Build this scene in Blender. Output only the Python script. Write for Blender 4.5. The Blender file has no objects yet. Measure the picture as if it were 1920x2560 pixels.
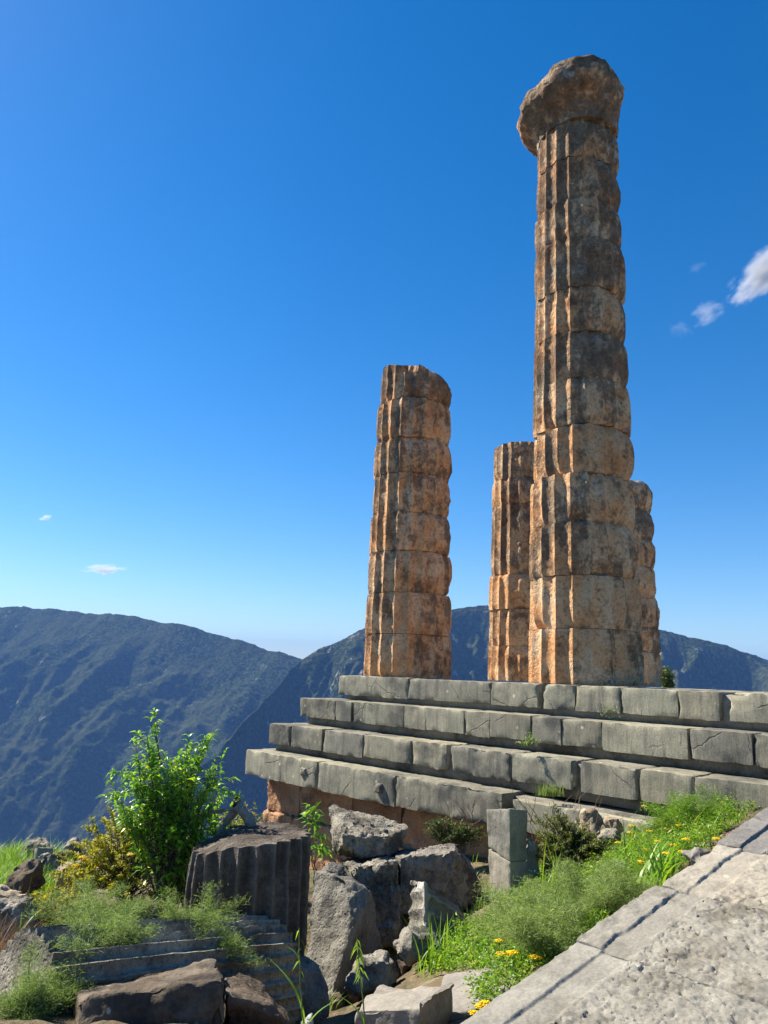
import bpy, math, random
import numpy as np
from mathutils import Vector, Matrix

rs = np.random.RandomState(11)
random.seed(11)
scene = bpy.context.scene
COL = scene.collection

# ------------------------------------------------------------------ camera model (eye at the origin, z = 0 is eye level)
F = 1900.0
PITCH, ROLL = math.radians(12.03), math.radians(2.2)
_cp, _sp = math.cos(math.pi/2+PITCH), math.sin(math.pi/2+PITCH)
_cr, _sr = math.cos(ROLL), math.sin(ROLL)
CM = np.array([[1,0,0],[0,_cp,-_sp],[0,_sp,_cp]]) @ np.array([[_cr,-_sr,0],[_sr,_cr,0],[0,0,1]])
def ray(x, y): return CM @ np.array([(x-960)/F, -(y-1280)/F, -1.0])
def at(x, y, Y):
    v = ray(x, y); return v*(Y/v[1])
A = math.radians(43)
D = np.array([-math.sin(A), math.cos(A)])         # along the temple front, going left and away
E_ = np.array([math.cos(A), math.sin(A)])         # into the temple
N_ = -E_                                          # outward normal of the front
SUN_AZ, SUN_EL = math.radians(-63), math.radians(45)
LSUN = np.array([math.sin(SUN_AZ)*math.cos(SUN_EL), math.cos(SUN_AZ)*math.cos(SUN_EL), math.sin(SUN_EL)])

# ------------------------------------------------------------------ noise
_perm = np.random.RandomState(3).permutation(256).astype(np.int64)
_perm = np.concatenate([_perm, _perm, _perm])
_g = np.random.RandomState(4).normal(size=(256,3)); _g /= np.linalg.norm(_g, axis=1)[:,None]
def pn(p):
    p = np.asarray(p, float); i = np.floor(p).astype(np.int64); f = p-i; i &= 255
    u = f*f*f*(f*(f*6-15)+10); r = 0
    for a in (0,1):
        for b in (0,1):
            for c in (0,1):
                h = _perm[_perm[_perm[(i[:,0]+a)&255]+((i[:,1]+b)&255)]+((i[:,2]+c)&255)]
                gv = _g[h]; w = (u[:,0] if a else 1-u[:,0])*(u[:,1] if b else 1-u[:,1])*(u[:,2] if c else 1-u[:,2])
                r = r + w*(gv[:,0]*(f[:,0]-a)+gv[:,1]*(f[:,1]-b)+gv[:,2]*(f[:,2]-c))
    return r*1.6
def fbm(p, o=4, gain=.5, seed=0):
    p = np.asarray(p, float)+seed*7.31; r = 0; a = 1.0
    for k in range(o):
        r = r+a*pn(p); p = p*2.03+11.7; a *= gain
    return r
def ridged(p, o=4, gain=.5, seed=0):
    p = np.asarray(p, float)+seed*7.31; r = 0; a = 1.0
    for k in range(o):
        r = r+a*(1-2*np.sqrt(pn(p)**2+.012)); p = p*2.03+11.7; a *= gain
    return r
def sst(x, a, b):
    t = np.clip((x-a)/(b-a), 0, 1); return t*t*(3-2*t)

# ------------------------------------------------------------------ mesh helpers
def mesh_obj(name, V, Fc, mat, parent=None, origin=None, smooth=True, attr=None, sharp=0):
    """V (n,3) world coordinates, Fc array (m,k) of equal size polygons or list of such arrays"""
    V = np.asarray(V, np.float64)
    if origin is None: origin = np.array(parent.location) if parent is not None else np.zeros(3)
    groups = Fc if isinstance(Fc, list) else [Fc]
    groups = [np.asarray(g, np.int32) for g in groups if len(g)]
    me = bpy.data.meshes.new(name)
    me.vertices.add(len(V)); me.vertices.foreach_set('co', (V-origin).astype(np.float32).ravel())
    nl = sum(g.size for g in groups); nf = sum(len(g) for g in groups)
    me.loops.add(nl); me.polygons.add(nf)
    me.loops.foreach_set('vertex_index', np.concatenate([g.ravel() for g in groups]))
    tot = np.concatenate([np.full(len(g), g.shape[1], np.int32) for g in groups])
    st = np.concatenate([[0], np.cumsum(tot)[:-1]]).astype(np.int32)
    me.polygons.foreach_set('loop_start', st)
    me.polygons.foreach_set('use_smooth', np.full(nf, smooth, bool))
    me.update(calc_edges=True); me.validate()
    if sharp: me.set_sharp_from_angle(angle=math.radians(sharp))
    if attr is not None:
        at_ = me.attributes.new('tint', 'FLOAT', 'POINT'); at_.data.foreach_set('value', np.asarray(attr, np.float32))
    me.materials.append(mat)
    o = bpy.data.objects.new(name, me); COL.objects.link(o)
    if parent is not None: o.parent = parent
    else: o.location = origin
    if parent is not None and parent.type == 'MESH': pass
    return o
def tag(o, label=None, cat=None, group=None, kind=None):
    if label: o['label'] = label
    if cat: o['category'] = cat
    if group: o['group'] = group
    if kind: o['kind'] = kind
    return o
def thing(name, label, cat, loc, group=None):
    o = bpy.data.objects.new(name, None); COL.objects.link(o); o.location = loc; o.empty_display_size = .1
    return tag(o, label, cat, group)
def sub(name, V, Fc, mat, parent, root, **k):
    """part of a part: meshes keep world coordinates minus the root location, parents sit at zero offset"""
    return mesh_obj(name, V, Fc, mat, parent, origin=np.array(root.location), **k)
def vnormals(V, Q):
    n = np.zeros_like(V)
    a = V[Q[:,2]]-V[Q[:,0]]; b = V[Q[:,3 if Q.shape[1] == 4 else 1]]-V[Q[:,1 if Q.shape[1] == 4 else 0]]
    fn = np.cross(a, b)
    for k in range(Q.shape[1]): np.add.at(n, Q[:,k], fn)
    return n/np.maximum(np.linalg.norm(n, axis=1), 1e-9)[:,None]
def grid_faces(nu, nv, wrap=False, off=0):
    i, j = np.meshgrid(np.arange(nu if wrap else nu-1), np.arange(nv-1), indexing='ij')
    i2 = (i+1) % nu
    return np.stack([i*nv+j, i2*nv+j, i2*nv+j+1, i*nv+j+1], -1).reshape(-1,4)+off
def tri(c8, p):
    """trilinear map of p in [0,1]^3 ; c8[x][y][z]"""
    c = np.asarray(c8, float).reshape(2,2,2,3); x, y, z = p[:,0:1], p[:,1:2], p[:,2:3]; r = 0
    for a in (0,1):
        for b in (0,1):
            for d in (0,1):
                r = r+(x if a else 1-x)*(y if b else 1-y)*(z if d else 1-z)*c[a,b,d]
    return r
def block(c8, res=.05, r=.04, amp=.02, fr=3.0, chip=.04, seed=0, oct=5, rough=.5, maxn=70, pits=0.0, cuts=0, efw=.09):
    """rounded, chipped and weathered stone block, c8[x][y][z] corners; returns V, Q"""
    c = np.asarray(c8, float).reshape(2,2,2,3)
    L = np.array([np.linalg.norm(c[1]-c[0], axis=-1).mean(), np.linalg.norm(c[:,1]-c[:,0], axis=-1).mean(), np.linalg.norm(c[:,:,1]-c[:,:,0], axis=-1).mean()])
    n = np.clip(np.ceil(L/res).astype(int), 3, maxn)
    pts = []; quads = []; off = 0
    for ax in range(3):
        u, v = [k for k in range(3) if k != ax]
        for side in (0,1):
            gu, gv = np.meshgrid(np.arange(n[u]+1), np.arange(n[v]+1), indexing='ij')
            P = np.zeros(gu.shape+(3,), int); P[...,u] = gu; P[...,v] = gv; P[...,ax] = n[ax]*side
            q = grid_faces(n[u]+1, n[v]+1, off=off)
            flip = (side == 1) ^ (ax == 1)
            quads.append(q if flip else q[:, ::-1]); pts.append(P.reshape(-1,3)); off += gu.size
    P = np.concatenate(pts); Q = np.concatenate(quads)
    U, inv = np.unique(P, axis=0, return_inverse=True); Q = inv.reshape(-1)[Q]
    m = U/n*L; rr = np.minimum(r, L*.48)
    q = np.clip(m, rr, L-rr); dv = m-q; ln = np.linalg.norm(dv/rr, axis=1)
    edge = (np.abs(dv) > 1e-6).sum(1)
    m2 = q+dv/np.maximum(ln, 1)[:,None]
    # smooth edge factor : how close to two faces at once
    dist = np.sort(np.minimum(m, L-m), axis=1); ef = np.exp(-dist[:,1]/(efw+.3*r))
    V = tri(c, m2/L)
    if cuts:
        rc = np.random.RandomState(seed+900); c0 = V.mean(0)
        for _ in range(cuts):
            nv_ = rc.normal(size=3); nv_ /= np.linalg.norm(nv_); pr = (V-c0)@nv_; dmax = pr.max()*rc.uniform(.62,.90)
            V = V-np.maximum(0, pr-dmax)[:,None]*nv_*.93
    Nn = vnormals(V, Q)
    cen = V.mean(0)
    if ((V-cen)*Nn).sum(1).mean() < 0: Nn = -Nn; Q = Q[:, ::-1]
    h = amp*fbm(V*fr, oct, rough, seed)
    ch = np.maximum(0, fbm(V*2.6, 3, .5, seed+5)+.1)*chip*ef
    ch += np.maximum(0, pn(V*9+seed)-.1)*chip*.5*ef
    h = h-ch
    if pits: h -= pits*np.maximum(0, fbm(V*14, 2, .5, seed+9)-.15)
    V = V+Nn*h[:,None]
    return V, Q
def frame_c8(org, ax, ay, az):
    """corners from an origin and three edge vectors"""
    o = np.asarray(org, float); return np.array([[[o+i*np.asarray(ax)+j*np.asarray(ay)+k*np.asarray(az) for k in (0,1)] for j in (0,1)] for i in (0,1)])
def join(parts):
    V = []; Q = []; off = 0
    for v, q in parts:
        V.append(v); Q.append(q+off); off += len(v)
    return np.concatenate(V), np.concatenate(Q)
def tubes(lines, rad0, rad1=None, ns=5):
    """lines : list of (k,3) polylines"""
    Vs = []; Qs = []; off = 0
    for li, P in enumerate(lines):
        P = np.asarray(P, float); k = len(P)
        r0 = rad0[li] if hasattr(rad0, '__len__') else rad0
        r1 = (rad1[li] if hasattr(rad1, '__len__') else rad1) if rad1 is not None else r0*.3
        T = np.gradient(P, axis=0); T /= np.maximum(np.linalg.norm(T, axis=1), 1e-9)[:,None]
        a = np.cross(T, [0.31,.2,.93]); a /= np.maximum(np.linalg.norm(a, axis=1), 1e-6)[:,None]; b = np.cross(T, a)
        th = np.linspace(0, 2*math.pi, ns, endpoint=False); R = np.linspace(r0, r1, k)
        ring = P[None]+R[None,:,None]*(np.cos(th)[:,None,None]*a[None]+np.sin(th)[:,None,None]*b[None])
        Vs.append(ring.reshape(-1,3)); Qs.append(grid_faces(ns, k, wrap=True, off=off)); off += ns*k
    return np.concatenate(Vs), np.concatenate(Qs)
def leaf_mesh(P, dirs, up, L, W, droop=.25):
    """pointed folded leaves: base at P, growing along dirs"""
    n = len(P); dirs = dirs/np.linalg.norm(dirs, axis=1)[:,None]
    s = np.cross(dirs, up); s /= np.maximum(np.linalg.norm(s, axis=1), 1e-6)[:,None]; nn = np.cross(s, dirs)
    L = np.broadcast_to(L, n)[:,None]; W = np.broadcast_to(W, n)[:,None]
    m = P+dirs*L*.5+nn*L*.04
    l = P+dirs*L*.42+s*W*.5+nn*W*.28; r = P+dirs*L*.42-s*W*.5+nn*W*.28
    t = P+dirs*L+np.array([0,0,-1.])*L*droop
    V = np.stack([P, l, m, r, t], 1).reshape(-1,3)
    f = np.array([[0,2,1],[0,3,2],[1,2,4],[2,3,4]]); T = (f[None]+np.arange(n)[:,None,None]*5).reshape(-1,3)
    return V, T, 5
def blades(P, H, W, lean, az, curve=.5, seg=4):
    """grass blades as tapering bent strips"""
    n = len(P); H = np.broadcast_to(H, n); W = np.broadcast_to(W, n); lean = np.broadcast_to(lean, n)
    dh = np.stack([np.cos(az), np.sin(az), 0*az], 1); sd = np.stack([-np.sin(az), np.cos(az), 0*az], 1)
    rows = []
    for k in range(seg+1):
        t = k/seg
        c = P+np.outer(H*t*(1-.35*lean*t), [0,0,1])+dh*(H*lean*(t**(1+curve)))[:,None]
        w = (W*(1-t**1.7)*.5+.0004)[:,None]
        rows += [c-sd*w, c+sd*w]
    V = np.stack(rows, 1).reshape(-1,3); m = 2*(seg+1)
    f = np.array([[2*k, 2*k+1, 2*k+3, 2*k+2] for k in range(seg)])
    return V, (f[None]+np.arange(n)[:,None,None]*m).reshape(-1,4), m
def rdir(n, zlo=-1, zhi=1):
    a = rs.uniform(0, 2*math.pi, n); z = rs.uniform(zlo, zhi, n); q = np.sqrt(np.maximum(0, 1-z*z))
    return np.stack([q*np.cos(a), q*np.sin(a), z], 1)

# ------------------------------------------------------------------ materials
class NT:
    def __init__(s, name):
        s.m = bpy.data.materials.new(name); s.m.use_nodes = True; s.t = s.m.node_tree
        for n in list(s.t.nodes): s.t.nodes.remove(n)
        s.out = s.n('ShaderNodeOutputMaterial'); s.pos = s.n('ShaderNodeNewGeometry').outputs['Position']
    def n(s, k, **kw):
        nd = s.t.nodes.new(k)
        for a, b in kw.items(): setattr(nd, a, b)
        return nd
    def l(s, a, b): s.t.links.new(a, b)
    def noise(s, scale, detail=6, rough=.55, vec=None, dist=0.0):
        nd = s.n('ShaderNodeTexNoise'); nd.inputs['Scale'].default_value = scale; nd.inputs['Detail'].default_value = detail
        nd.inputs['Roughness'].default_value = rough; nd.inputs['Distortion'].default_value = dist
        s.l(vec or s.pos, nd.inputs['Vector']); return nd.outputs['Fac']
    def voro(s, scale, vec=None, feat='F1', out='Distance'):
        nd = s.n('ShaderNodeTexVoronoi', feature=feat); nd.inputs['Scale'].default_value = scale; s.l(vec or s.pos, nd.inputs['Vector']); return nd.outputs[out]
    def scaled(s, v, vec=None):
        nd = s.n('ShaderNodeVectorMath', operation='MULTIPLY'); s.l(vec or s.pos, nd.inputs[0]); nd.inputs[1].default_value = v; return nd.outputs[0]
    def ramp(s, fac, stops, interp='LINEAR'):
        nd = s.n('ShaderNodeValToRGB'); cr = nd.color_ramp; cr.interpolation = interp
        while len(cr.elements) < len(stops): cr.elements.new(.5)
        for e, (p, c) in zip(cr.elements, stops):
            e.position = p; e.color = (*c, 1) if hasattr(c, '__len__') else (c, c, c, 1)
        s.l(fac, nd.inputs[0]); return nd.outputs[0]
    def mix(s, f, a, b, mode='MIX'):
        nd = s.n('ShaderNodeMix', data_type='RGBA', blend_type=mode)
        for idx, v in ((0, f), (6, a), (7, b)):
            sock = nd.inputs[idx]
            if isinstance(v, (int, float)): sock.default_value = v if idx == 0 else (v, v, v, 1)
            elif isinstance(v, tuple): sock.default_value = (*v, 1)
            else: s.l(v, sock)
        return nd.outputs[2]
    def math(s, op, a, b=None, clamp=False):
        nd = s.n('ShaderNodeMath', operation=op, use_clamp=clamp)
        for i, v in enumerate((a, b)):
            if v is None: continue
            if isinstance(v, (int, float)): nd.inputs[i].default_value = v
            else: s.l(v, nd.inputs[i])
        return nd.outputs[0]
    def bump(s, h, strength, dist):
        nd = s.n('ShaderNodeBump'); nd.inputs['Strength'].default_value = strength; nd.inputs['Distance'].default_value = dist; s.l(h, nd.inputs['Height']); return nd.outputs[0]
    def done(s, col, rough=.9, nrm=None, spec=.2):
        b = s.n('ShaderNodeBsdfPrincipled')
        if isinstance(col, tuple): b.inputs['Base Color'].default_value = (*col, 1)
        else: s.l(col, b.inputs['Base Color'])
        b.inputs['Roughness'].default_value = rough; b.inputs['Specular IOR Level'].default_value = spec
        if nrm is not None: s.l(nrm, b.inputs['Normal'])
        s.l(b.outputs[0], s.out.inputs[0]); return s.m

def stone_mat(name, stops, scale=2.0, dark=None, dark_amt=.5, dark_scale=1.4, spots=0.0, spot_col=(.55,.53,.45), bump=.5, bdist=.02, streak=0.0, fine=45.0, pit=0.0, spot_scale=7.0, cracks=0.0, tool=None):
    k = NT(name)
    base = k.ramp(k.noise(scale, 8, .6, dist=.4), stops)
    if dark:
        n1 = k.noise(dark_scale, 9, .68)
        f = k.ramp(n1, [(.5-.12*dark_amt-.02, 0.0), (.62-.12*dark_amt, 1.0)]) if False else k.ramp(n1, [(max(0.0, .60-.25*dark_amt), 0.0), (min(1.0, .74-.25*dark_amt), 1.0)])
        base = k.mix(k.math('MULTIPLY', f, .85), base, dark)
    if streak:
        sv = k.scaled((9, 9, .7)); f = k.ramp(k.noise(1.0, 5, .6, sv), [(.5, 0.0), (.68, 1.0)])
        base = k.mix(k.math('MULTIPLY', f, streak), base, dark or (.05,.045,.04))
    grain = k.noise(fine, 4, .6)
    base = k.mix(.55, base, k.ramp(grain, [(.3, .45), (.7, 1.35 if False else 1.0)]), 'MULTIPLY')
    if spots:
        vv = k.voro(spot_scale); msk = k.ramp(k.noise(1.7, 3), [(.5, 0.0), (.6, 1.0)])
        sp = k.ramp(k.math('ADD', vv, k.math('MULTIPLY', k.noise(30, 2), .16)), [(.16, 1.0), (.24, 0.0)])
        base = k.mix(k.math('MULTIPLY', k.math('MULTIPLY', sp, msk), spots), base, spot_col)
    info = k.n('ShaderNodeObjectInfo').outputs['Random']
    base = k.mix(1.0, base, k.ramp(info, [(0.0, (.68,.68,.70)), (.35, (.92,.90,.84)), (.7, (.98,.99,.95)), (1.0, (1.18,1.13,1.02))]), 'MULTIPLY')
    h = k.math('ADD', k.math('MULTIPLY', k.noise(fine*.45, 7, .65), 1.0), k.math('MULTIPLY', k.noise(scale*4, 4, .6), .8))
    if tool: h = k.math('ADD', k.math('MULTIPLY', k.noise(1.0, 5, .6, k.scaled(tool)), .9), k.math('MULTIPLY', k.noise(fine*1.6, 5, .6), .6))
    if cracks:
        wv = k.n('ShaderNodeVectorMath', operation='ADD'); nzc = k.n('ShaderNodeTexNoise'); nzc.inputs['Scale'].default_value = 3.5; nzc.inputs['Detail'].default_value = 4; k.l(k.pos, nzc.inputs['Vector'])
        sc_ = k.n('ShaderNodeVectorMath', operation='SCALE'); k.l(nzc.outputs['Color'], sc_.inputs[0]); sc_.inputs['Scale'].default_value = .22; k.l(k.pos, wv.inputs[0]); k.l(sc_.outputs[0], wv.inputs[1])
        ce = k.ramp(k.voro(cracks, wv.outputs[0], 'DISTANCE_TO_EDGE'), [(.004, 1.0), (.016, 0.0)]); cm = k.math('MULTIPLY', ce, k.ramp(k.noise(1.3, 3), [(.52, 0.0), (.58, 1.0)]))
        base = k.mix(k.math('MULTIPLY', cm, .5), base, (.05,.045,.04)); h = k.math('SUBTRACT', h, k.math('MULTIPLY', cm, .8))
    if pit:
        pv = k.ramp(k.voro(26), [(.05, 0.0), (.35, 1.0)]); h = k.math('ADD', h, k.math('MULTIPLY', pv, pit))
    return k.done(base, .92, k.bump(h, bump, bdist), .15)

def leaf_mat(name, stops, trans=.35, rough=.45, spec=.4):
    k = NT(name); a = k.n('ShaderNodeAttribute', attribute_name='tint')
    col = k.ramp(a.outputs['Fac'], stops)
    b = k.n('ShaderNodeBsdfPrincipled'); k.l(col, b.inputs['Base Color']); b.inputs['Roughness'].default_value = rough; b.inputs['Specular IOR Level'].default_value = spec
    t = k.n('ShaderNodeBsdfTranslucent'); k.l(k.mix(1.0, col, (1.5, 1.35, .6), 'MULTIPLY'), t.inputs['Color'])
    mx = k.n('ShaderNodeMixShader'); mx.inputs[0].default_value = trans
    k.l(b.outputs[0], mx.inputs[1]); k.l(t.outputs[0], mx.inputs[2]); k.l(mx.outputs[0], k.out.inputs[0]); return k.m

# column limestone: tan stone, dark lichen crust growing thicker towards the top, pale worn patches
def column_mat():
    k = NT('column_limestone')
    tan = k.ramp(k.noise(1.6, 8, .62, dist=.5), [(.3, (.52,.23,.09)), (.45, (.68,.365,.17)), (.58, (.74,.47,.26)), (.72, (.72,.56,.38))])
    z = k.n('ShaderNodeSeparateXYZ'); k.l(k.pos, z.inputs[0])
    hz = k.math('DIVIDE', z.outputs[2], 10.5)
    info = k.n('ShaderNodeObjectInfo').outputs['Random']
    streaks = k.noise(1.0, 7, .66, k.scaled((3.2, 3.2, .9)))
    blotch = k.noise(1.3, 9, .7, dist=.3)
    s = k.math('ADD', k.math('ADD', k.math('MULTIPLY', streaks, .42), k.math('MULTIPLY', blotch, .43)), k.math('MULTIPLY', k.noise(7.5, 9, .72), .30))
    s = k.math('ADD', s, k.math('MULTIPLY', hz, .08)); s = k.math('ADD', s, k.math('MULTIPLY', info, .07))
    dk = k.ramp(s, [(.615, 0.0), (.665, .75), (.77, 1.0)])
    darkc = k.ramp(k.noise(6, 5, .6), [(.35, (.028,.024,.022)), (.6, (.085,.072,.06)), (.75, (.20,.17,.13))])
    col = k.mix(k.math('MULTIPLY', dk, .84), tan, darkc)
    gl = k.ramp(k.noise(2.3, 8, .7), [(.56, 0.0), (.68, 1.0)])
    grey = k.math('MULTIPLY', k.math('MULTIPLY', gl, 1.0), k.math('ADD', .02, hz, True), True)
    col = k.mix(grey, col, (.52,.45,.34))
    spk = k.ramp(k.noise(19, 6, .7), [(.40, .35), (.52, 1.0)])
    col = k.mix(.5, col, spk, 'MULTIPLY')
    fleck = k.ramp(k.noise(26, 5, .7), [(.60, 0.0), (.70, .55)])
    col = k.mix(fleck, col, (.50,.41,.30))
    pits = k.ramp(k.voro(22), [(.08, 0.0), (.4, 1.0)])
    h = k.math('ADD', k.noise(16, 8, .7), k.math('ADD', k.math('MULTIPLY', pits, .25), k.math('MULTIPLY', k.noise(60, 3), .3)))
    return k.done(col, .95, k.bump(h, .85, .05), .1)
M = {}
M['column'] = column_mat()
M['step'] = stone_mat('grey_step_limestone', [(.3,(.25,.235,.185)),(.5,(.35,.33,.255)),(.7,(.44,.41,.315))], 2.2, (.10,.10,.095), .45, 1.1, .85, (.66,.62,.48), .45, .012, .5, pit=.08, cracks=1.3, tool=(26,26,5), spot_scale=5.0)
M['joint'] = stone_mat('dark_joint_stone', [(.3,(.20,.185,.155)),(.6,(.29,.27,.225))], 3, (.07,.06,.05), .5, 2, 0, bump=.6, bdist=.02)
M['found'] = stone_mat('orange_foundation_stone', [(.3,(.38,.19,.105)),(.5,(.52,.29,.165)),(.7,(.58,.38,.25))], 1.8, (.22,.13,.085), .3, 1.5, 0, bump=.9, bdist=.04, pit=.5)
M['rock'] = stone_mat('rough_grey_rock', [(.3,(.25,.225,.19)),(.5,(.36,.33,.275)),(.7,(.47,.43,.36))], 3.5, (.09,.08,.07), .5, 2.2, .25, bump=.95, bdist=.035, pit=.6)
M['bluerock'] = stone_mat('slate_grey_rock', [(.3,(.19,.18,.163)),(.5,(.27,.255,.23)),(.7,(.33,.315,.28))], 3, (.07,.07,.07), .45, 2, .2, bump=.9, bdist=.03, pit=.3)
M['darkrock'] = stone_mat('dark_brown_rock', [(.3,(.10,.075,.055)),(.5,(.16,.125,.095)),(.7,(.26,.22,.18))], 2.5, (.04,.034,.03), .5, 1.6, .9, (.5,.47,.42), .8, .025, pit=.2, spot_scale=9.0)
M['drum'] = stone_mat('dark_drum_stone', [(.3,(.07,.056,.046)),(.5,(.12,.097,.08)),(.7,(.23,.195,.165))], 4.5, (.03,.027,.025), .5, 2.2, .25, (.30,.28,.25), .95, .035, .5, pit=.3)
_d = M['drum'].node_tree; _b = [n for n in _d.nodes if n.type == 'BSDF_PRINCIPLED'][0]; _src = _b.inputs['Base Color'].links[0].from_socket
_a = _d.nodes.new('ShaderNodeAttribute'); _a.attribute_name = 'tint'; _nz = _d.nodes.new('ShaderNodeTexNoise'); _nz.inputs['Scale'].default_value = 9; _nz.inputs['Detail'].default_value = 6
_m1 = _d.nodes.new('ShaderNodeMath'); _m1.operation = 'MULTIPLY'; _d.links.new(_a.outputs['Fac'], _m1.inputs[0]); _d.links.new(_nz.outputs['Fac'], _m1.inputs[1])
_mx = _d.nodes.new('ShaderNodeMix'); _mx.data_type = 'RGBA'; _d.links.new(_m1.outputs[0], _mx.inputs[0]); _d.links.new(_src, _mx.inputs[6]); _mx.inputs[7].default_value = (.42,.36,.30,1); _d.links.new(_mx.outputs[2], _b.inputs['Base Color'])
M['slab'] = stone_mat('pale_grey_slab', [(.3,(.29,.265,.225)),(.5,(.37,.34,.29)),(.7,(.44,.405,.345))], 3, (.17,.15,.125), .4, 1.5, .55, (.62,.58,.5), .5, .012, cracks=1.6)
M['upright'] = stone_mat('smooth_grey_stone', [(.3,(.27,.25,.215)),(.5,(.34,.315,.27)),(.7,(.40,.375,.32))], 2, (.14,.13,.115), .3, 1.5, .3, bump=.45, bdist=.012, cracks=1.8, tool=(30,30,8))
M['ramp'] = stone_mat('tooled_ramp_limestone', [(.3,(.235,.22,.195)),(.5,(.30,.283,.25)),(.7,(.36,.34,.30))], 5, (.16,.145,.12), .4, 3.5, .3, (.6,.55,.46), .4, .008, fine=90.0, pit=.2, cracks=1.1)
M['whitetip'] = stone_mat('broken_pale_marble', [(.3,(.5,.49,.46)),(.6,(.7,.69,.66))], 4, (.24,.225,.21), .35, 3, 0, bump=.5, bdist=.02)
M['pale'] = stone_mat('beige_stone', [(.3,(.34,.27,.19)),(.5,(.43,.35,.25)),(.7,(.5,.42,.32))], 3, (.14,.115,.09), .3, 2, 0, bump=.7, bdist=.02)
M['soil'] = stone_mat('dry_soil', [(.3,(.12,.09,.06)),(.5,(.20,.155,.10)),(.7,(.30,.24,.16))], 5, (.04,.045,.02), .5, 2.5, 0, bump=1, bdist=.03)
M['bark'] = stone_mat('grey_bark', [(.3,(.09,.07,.05)),(.6,(.17,.14,.11))], 12, (.05,.04,.03), .3, 6, 0, bump=.8, bdist=.01)
M['deadwood'] = stone_mat('bleached_dead_wood', [(.3,(.20,.17,.14)),(.6,(.36,.32,.27))], 9, (.07,.06,.05), .35, 5, 0, bump=.9, bdist=.015)
G3 = lambda a, b, c: [(0.0, a), (.5, b), (1.0, c)]
M['leaf'] = leaf_mat('glossy_green_leaf', [(0,(.07,.20,.014)),(.5,(.17,.37,.025)),(.85,(.30,.48,.045)),(1,(.44,.44,.07))], .5, .3, .5)
M['leaf_yel'] = leaf_mat('yellow_olive_leaf', [(0,(.14,.19,.015)),(.5,(.31,.33,.02)),(.8,(.46,.42,.03)),(1,(.50,.28,.04))], .42, .5)
M['leaf_dark'] = leaf_mat('dark_shrub_leaf', [(0,(.03,.06,.016)),(.6,(.075,.13,.025)),(1,(.16,.18,.05))], .25, .5)
M['leaf_brn'] = leaf_mat('olive_brown_leaf', [(0,(.05,.08,.015)),(.5,(.12,.16,.025)),(1,(.24,.21,.06))], .25, .5)
M['fennel'] = leaf_mat('feathery_green', [(0,(.09,.16,.05)),(.5,(.17,.27,.09)),(1,(.27,.36,.13))], .45, .5, .3)
M['sage'] = leaf_mat('grey_green_fern', [(0,(.12,.20,.06)),(.5,(.22,.32,.11)),(1,(.34,.42,.18))], .45, .5, .3)
M['grass'] = leaf_mat('fresh_grass', [(0,(.08,.18,.015)),(.5,(.15,.31,.025)),(.9,(.26,.40,.05)),(1,(.38,.34,.13))], .48, .4, .4)
M['stem'] = leaf_mat('green_stem', [(0,(.08,.13,.03)),(1,(.14,.19,.05))], .15, .5)
M['twig'] = leaf_mat('reddish_dry_twig', [(0,(.16,.09,.05)),(1,(.28,.18,.10))], .1, .6)
M['petal'] = leaf_mat('yellow_petal', [(0,(.72,.50,.01)),(1,(.85,.66,.02))], .3, .5, .2)
M['pink'] = leaf_mat('pink_petal', [(0,(.45,.06,.25)),(1,(.55,.15,.4))], .3, .5, .2)

def tint_mix(m, colr):
    d = m.node_tree; b = [n for n in d.nodes if n.type == 'BSDF_PRINCIPLED'][0]; src = b.inputs['Base Color'].links[0].from_socket
    a = d.nodes.new('ShaderNodeAttribute'); a.attribute_name = 'tint'; mx = d.nodes.new('ShaderNodeMix'); mx.data_type = 'RGBA'
    d.links.new(a.outputs['Fac'], mx.inputs[0]); d.links.new(src, mx.inputs[6]); mx.inputs[7].default_value = (*colr, 1); d.links.new(mx.outputs[2], b.inputs['Base Color'])
M['fragment'] = M['bluerock'].copy(); M['fragment'].name = 'fragment_stone'; tint_mix(M['fragment'], (.52,.495,.45))
def mountain_mat(name, rocky):
    k = NT(name)
    scrub = k.ramp(k.noise(.11, 5, .62), [(.40,(.006,.011,.005)),(.5,(.019,.030,.012)),(.60,(.06,.072,.034))])
    big = k.ramp(k.noise(.006, 6, .6), [(.4, 0.0), (.62, .55)])
    scrub = k.mix(big, scrub, (.06,.066,.034))
    rk = k.ramp(k.noise(.018, 9, .72, k.scaled((1.0, 1.0, .55))), [(.66-.10*rocky, 0.0), (.74-.10*rocky, 1.0)])
    rkf = k.ramp(k.noise(.09, 5, .65), [(.46, 0.0), (.6, 1.0)])
    col = k.mix(k.math('MULTIPLY', rk, rkf), scrub, (.50,.47,.42))
    h = k.math('ADD', k.noise(.11, 6, .7), k.math('MULTIPLY', k.noise(.03, 4), 1.5))
    return k.done(col, 1.0, k.bump(h, .8, 5.0), .0)
M['mtn'] = mountain_mat('scrub_mountainside', .45)
M['mtn2'] = mountain_mat('rocky_mountainside', .85)

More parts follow.
